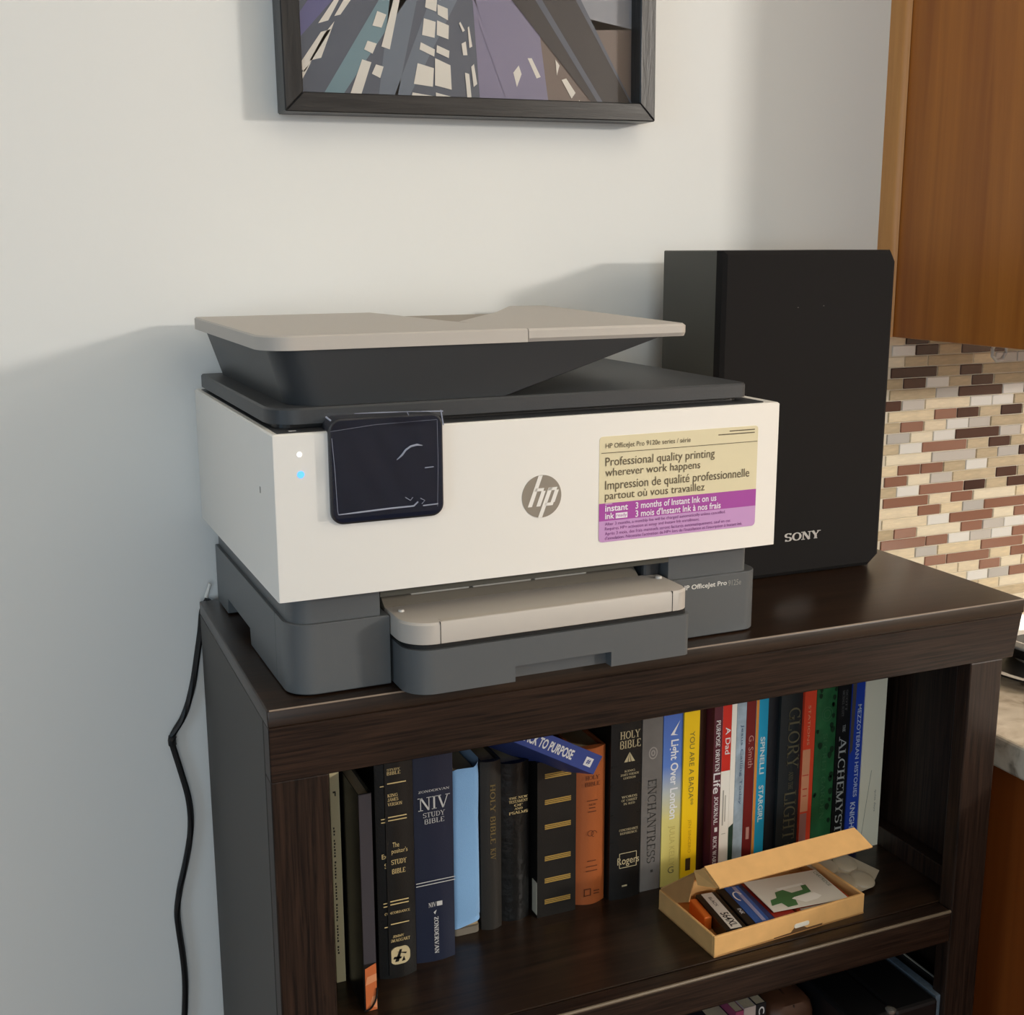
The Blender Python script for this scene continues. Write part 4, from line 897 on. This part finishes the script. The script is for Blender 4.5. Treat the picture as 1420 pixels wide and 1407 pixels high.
# 28 white
k = book('tall plain white paperback at the right end of the row', .6746, .7032, .1430, .2480, mat('cover_white', (246, 236, 210), .55), .15, soft=True)
down(k, [vt('quiet days', .0195, zz(-.2520), .026, .0030, False)], 0, mats=mat('ink_light_grey', (160, 154, 142), .5))
cr_ = MB(); cr_.tube([(.0140, -.0002, zz(-.228)), (.0090, -.0002, zz(-.270)), (.0050, -.0002, zz(-.305))], .0002, 4); cr_.build('cover_crease', mat('crease_grey', (150, 144, 130), .6), k)

# ------------------------------------------------------------------ cardboard box with cartridges
ang = math.radians(2.72)
BX = (.4143, .0232, SH)
kraft = mat('kraft_card', (220, 170, 106), .75, var=.06, vscale=60, bump=.1, bscale=300)
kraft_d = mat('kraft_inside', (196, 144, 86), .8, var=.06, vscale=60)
cb = thing('cardboard_box', BX, 'small open brown cardboard mailer box on the middle shelf', 'box', rz=ang)
bw_, bd_, bh_ = .1815, .0975, .0215
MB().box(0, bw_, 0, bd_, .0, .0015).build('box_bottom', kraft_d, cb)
# front wall with its tab slot
fr_ = MB().prism([(0, 0), (bw_, 0), (bw_, bh_), (0, bh_)], 0, .003, 'y').build('box_front', kraft, cb, .0006, 1)
MB().prism([(.070, .0012), (.112, .0014), (.128, .0014), (.129, .0030), (.110, .0030), (.103, .0075), (.095, .0075), (.090, .0026), (.070, .0022)], -.0003, .0012, 'y').build('tab_slot', mat('slot_shadow', (96, 66, 34), .9), fr_)
MB().prism(rrect(.094, .112, .0060, .0105, .002, 3), -.0006, .0012, 'y').build('tab_shine', mat('tab_clear', (226, 220, 206), .2), fr_)
MB().box(0, .003, .003, bd_, 0, bh_).build('box_side', kraft, cb, .0006, 1)
MB().box(bw_ - .003, bw_, .003, bd_, 0, bh_).build('box_side', kraft, cb, .0006, 1)
MB().box(.003, bw_ - .003, bd_ - .003, bd_, 0, bh_).build('box_back', kraft, cb, .0006, 1)
# lid hinged at the back, raised, its front lip folded down
hinge = Vector((0, bd_ - .0005, bh_)); fr = Vector((0, .0235, .0800)); dv = (fr - hinge)
nrm = Vector((0, dv.z, -dv.y)).normalized()
ld = MB(); L0 = .002; L1 = bw_ + .002
ld.loft([[(L0, hinge.y, hinge.z), (L1, hinge.y, hinge.z), (L1, hinge.y, hinge.z + .0016), (L0, hinge.y, hinge.z + .0016)], [(L0, fr.y, fr.z), (L1, fr.y, fr.z), (L1, fr.y, fr.z + .0016), (L0, fr.y, fr.z + .0016)]])
lid = ld.build('lid', kraft, cb)
# front lip, hanging forward and down from the lid edge
lp_ = MB(); lip = Vector((0, -.0215, -.0125))
a = fr + Vector((L0, 0, .0016)); b__ = fr + Vector((L1, 0, .0016))
A = [a, b__, b__ + lip + Vector((.006, 0, 0)), a + lip + Vector((.003, 0, 0))]
lp_.loft([[tuple(p) for p in A], [tuple(p + Vector((0, -.0006, .0014))) for p in A]])
lp_.build('lid_lip', kraft, lid)
ea = MB()
E_ = [Vector((L0, fr.y, fr.z)), Vector((L0 + .002, fr.y - .019, fr.z - .011)), Vector((L0 - .004, fr.y + .004, fr.z - .018)), Vector((L0 - .002, fr.y + .014, fr.z - .008))]
ea.loft([[tuple(p) for p in E_], [tuple(p + Vector((.0013, 0, 0))) for p in E_]])
ea.build('lid_ear', kraft, lid)
E2 = [Vector((L1, fr.y, fr.z)), Vector((L1 + .004, fr.y - .019, fr.z - .011)), Vector((L1 + .010, fr.y - .012, fr.z - .014)), Vector((L1 + .005, fr.y + .006, fr.z - .004))]
MB().loft([[tuple(p) for p in E2], [tuple(p + Vector((.0, 0, .0013))) for p in E2]]).build('lid_ear', kraft, lid)
# side flap of the lid at the left
SF = [hinge + Vector((L0, 0, 0)), fr + Vector((L0, 0, 0)), fr + Vector((L0, .014, -.010)), Vector((L0, .0475, .033)), hinge + Vector((L0, -.022, -.004))]
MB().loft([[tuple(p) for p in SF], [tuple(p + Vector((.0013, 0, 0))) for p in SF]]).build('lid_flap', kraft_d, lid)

cb_m = Matrix.Translation(BX) @ Matrix.Rotation(ang, 4, 'Z')
def inbox(name, x, y, z, label, cat, rz=0, rx=0, ry=0, group=None):
    p = cb_m @ Vector((x, y, z))
    return thing(name, p, label, cat, group, rz=ang + rz, rx=rx, ry=ry)
RZ = math.radians(-9)
c1 = inbox('ink_cartridge', .0205, .0100, .0018, 'black ink cartridge with a white label, at the left end of the open mailer box', 'cartridge', rz=RZ)
MB().box(0, .0225, 0, .070, 0, .0158).build('cartridge_body', mat('cartridge_black', (22, 21, 22), .3), c1, .001)
MB().box(.0055, .0175, .002, .068, .0155, .0162).build('cartridge_label', mat('label_white', (214, 208, 198), .45), c1)
lt = MB(); ink(lt, '564XL', (.0075, .030, .01635), (0, -1, 0), (1, 0, 0), .0255, .0085, bold=.02); ink(lt, 'BLACK', (.0095, .060, .01635), (0, -1, 0), (1, 0, 0), .018, .0034)
lt.build('lettering', mat('ink_black', (26, 25, 26), .5), c1, fix=False)
MB().box(-.0085, -.0004, .030, .066, .0, .0140).build('orange_clip', mat('clip_orange', (216, 110, 40), .4), c1, .001)
c2 = inbox('ink_cartridge', .0455, .0090, .0018, 'black and blue wrapped ink cartridge in the mailer box, next to the white-labelled one', 'cartridge', rz=RZ)
MB().box(0, .0245, 0, .071, 0, .0155).build('cartridge_body', MATS['cartridge_black'], c2, .001)
MB().box(.0085, .0245, .0008, .0702, .0153, .0160).build('wrapper', mat('wrapper_blue', (44, 84, 152), .18, bump=.8, bscale=120), c2)
MB().box(.0165, .0205, .0030, .0690, .0158, .0163).build('stripe', mat('stripe_lilac', (140, 142, 176), .3), c2)
lt = MB(); ink(lt, 'INK', (.0030, .030, .0157), (0, -1, 0), (1, 0, 0), .010, .004); arcpoly(lt, (0, 0, .0165), (1, 0, 0), (0, 1, 0), .0150, .050, .0045, .0085, 20, 250, .0016)
lt.build('lettering', mat('ink_white2', (224, 222, 224), .5), c2, fix=False)
c3 = inbox('ink_cartridge', .0725, .0090, .0018, 'red and blue wrapped ink cartridge under the white card in the mailer box', 'cartridge', rz=RZ * .8)
MB().box(0, .0300, 0, .072, 0, .0135).build('cartridge_body', mat('wrapper_navy', (40, 56, 110), .25), c3, .001)
MB().box(.0060, .0300, .001, .071, .0133, .0139).build('wrapper', mat('wrapper_red', (150, 46, 36), .2, bump=.6, bscale=120), c3)
c4 = inbox('ink_cartridge', .1070, .0085, .0018, 'glossy red foil wrapped ink cartridge at the right end of the mailer box', 'cartridge', rz=RZ * .5)
MB().box(0, .066, 0, .070, 0, .0125).build('cartridge_body', mat('wrapper_rust', (172, 70, 40), .25, bump=.6, bscale=100), c4, .001)
MB().box(.004, .050, -.0010, .0055, .0040, .0138).build('foil_fold', mat('foil_clear', (176, 164, 150), .15, bump=.8, bscale=200), c4)
cd_ = inbox('card', .0815, .0165, .0178, 'white instruction card with a green picture, lying on the cartridges', 'card', rz=math.radians(-7), ry=math.radians(.3))
MB().box(0, .0850, 0, .0600, 0, .0006).build('card_sheet', mat('card_white', (216, 212, 202), .45), cd_)
gp = MB()
def gpoly(pts, mi): gp.face([(x, y, .0008 + .00005 * mi) for x, y in pts], mi)
gpoly([(.004, .010), (.008, .020), (.016, .022), (.020, .032), (.030, .034), (.036, .026), (.050, .028), (.052, .036), (.058, .036), (.056, .022), (.045, .020), (.034, .018), (.030, .004), (.018, .003), (.016, .012)], 0)
gpoly([(.030, .016), (.034, .018), (.058, .020), (.062, .012), (.055, .008), (.040, .006)], 1)
gpoly([(.024, .038), (.056, .040), (.056, .036), (.026, .034)], 2)
gp.build('card_picture', [mat('print_fern', (64, 110, 66), .5), mat('print_card_white', (236, 234, 228), .5), mat('print_card_pale', (236, 236, 230), .5)], cd_, fix=False)
lt = MB(); ink(lt, 'CARTRIDGE', (.0790, .0560, .0008), (0, -1, 0), (1, 0, 0), .030, .0040); lt.build('lettering', mat('ink_fern', (90, 110, 86), .5), cd_, fix=False)

# blister strip
bl = thing('blister_pack', (.6015, .0600, SH), 'pale strip of round domes leaning out behind the cardboard box', 'pack', rz=math.radians(16), rx=math.radians(12))
MB().prism([(.0, .0), (.030, -.003), (.062, .010), (.050, .052), (.022, .072), (-.004, .060)], .0040, .0047).build('backing_sheet', mat('blister_paper', (176, 164, 144), .5), bl)
dm = mat('blister_dome', (172, 160, 140), .4)
for x, y in ((.010, .017), (.031, .010), (.036, .036), (.013, .044)):
    MB().lathe([(.0138, .0047), (.0130, .0066), (.0110, .0078), (.006, .0083), (.0003, .0083)], (x, y, 0), 24).build('dome', dm, bl, smooth=True)

# ------------------------------------------------------------------ lower shelf
LZ = -.62
def lbook(label, x0, x1, y, h, c, **k): return book(label, x0, x1, y, h, c, .14, z=LZ, group='things on the lower shelf', **k)
bsm = [('dark paperback on the lower shelf, left of the pink one', .4480, .4700, .066, .1900, (34, 28, 36), True), ('pink and violet paperback on the lower shelf', .4705, .4800, .066, .2000, (150, 62, 96), True), ('white paperback on the lower shelf', .4805, .4945, .066, .2015, (188, 172, 164), True), ('black paperback with white capitals on the lower shelf', .4950, .5070, .066, .2020, (24, 24, 28), True)]
for t in bsm:
    k = lbook(t[0], t[1], t[2], t[3], t[4], mat('low_' + t[0][:5], t[5], .5), soft=t[6])
down(k, [vt('CARVED', .003, .1985, .05, .0070, False, bold=.02)], 0, mats=MATS['ink_offwhite'])
k = thing('bag', (.5120, .0600, LZ), 'brown leather case with a rounded top on the lower shelf', 'case')
MB().loft([[(x, y, z) for x, y in rrect(0 + i_, .056 - i_, 0 + i_, .15 - i_, .014, 5)] for z, i_ in ((0, .002), (.01, 0), (.178, 0), (.186, .0015), (.191, .005), (.193, .012))]).build('case_body', mat('leather_tan', (88, 56, 38), .5, var=.25, vscale=40, bump=.2, bscale=200), k, smooth=True)
MB().tube([(.028, -.001, .02), (.028, -.0012, .17), (.028, .004, .1895), (.028, .03, .1935)], .0012, 6).build('case_seam', mat('leather_dark', (60, 36, 24), .5), k)
k = thing('binder', (.5705, .0030, LZ), 'black ring binder on the lower shelf, next to the brown case', 'binder')
MB().box(0, .049, 0, .25, 0, .200).build('binder_cover', mat('binder_black', (20, 19, 20), .35), k, .004)
MB().box(.0495, .1045, 0, .25, 0, .200).build('binder_cover', mat('binder_black', (20, 19, 20)), k, .004)
MB().lathe([(.001, .0), (.005, .001), (.0055, .004), (.001, .006)], (.046, .004, .1975), 16).build('clasp', mat('clasp_steel', (190, 184, 176), .25, metal=.8), k, smooth=True)
k = thing('magazine', (.6758, .008, LZ), 'blue grey folder standing right of the black binder on the lower shelf', 'folder')
MB().box(0, .0095, 0, .24, 0, .200).build('cover', mat('folder_blue_grey', (92, 104, 116), .5, var=.2, vscale=200), k, .0005)
k = thing('magazine', (.6950, .022, LZ), 'thin dark folder with a pale edge, last on the lower shelf', 'folder')
MB().box(0, .0022, 0, .23, 0, .199).build('cover', mat('folder_dark', (36, 32, 32), .5), k)
MB().box(.0024, .0040, 0, .23, 0, .2).build('page_edge', mat('edge_pale', (176, 164, 150), .5), k)
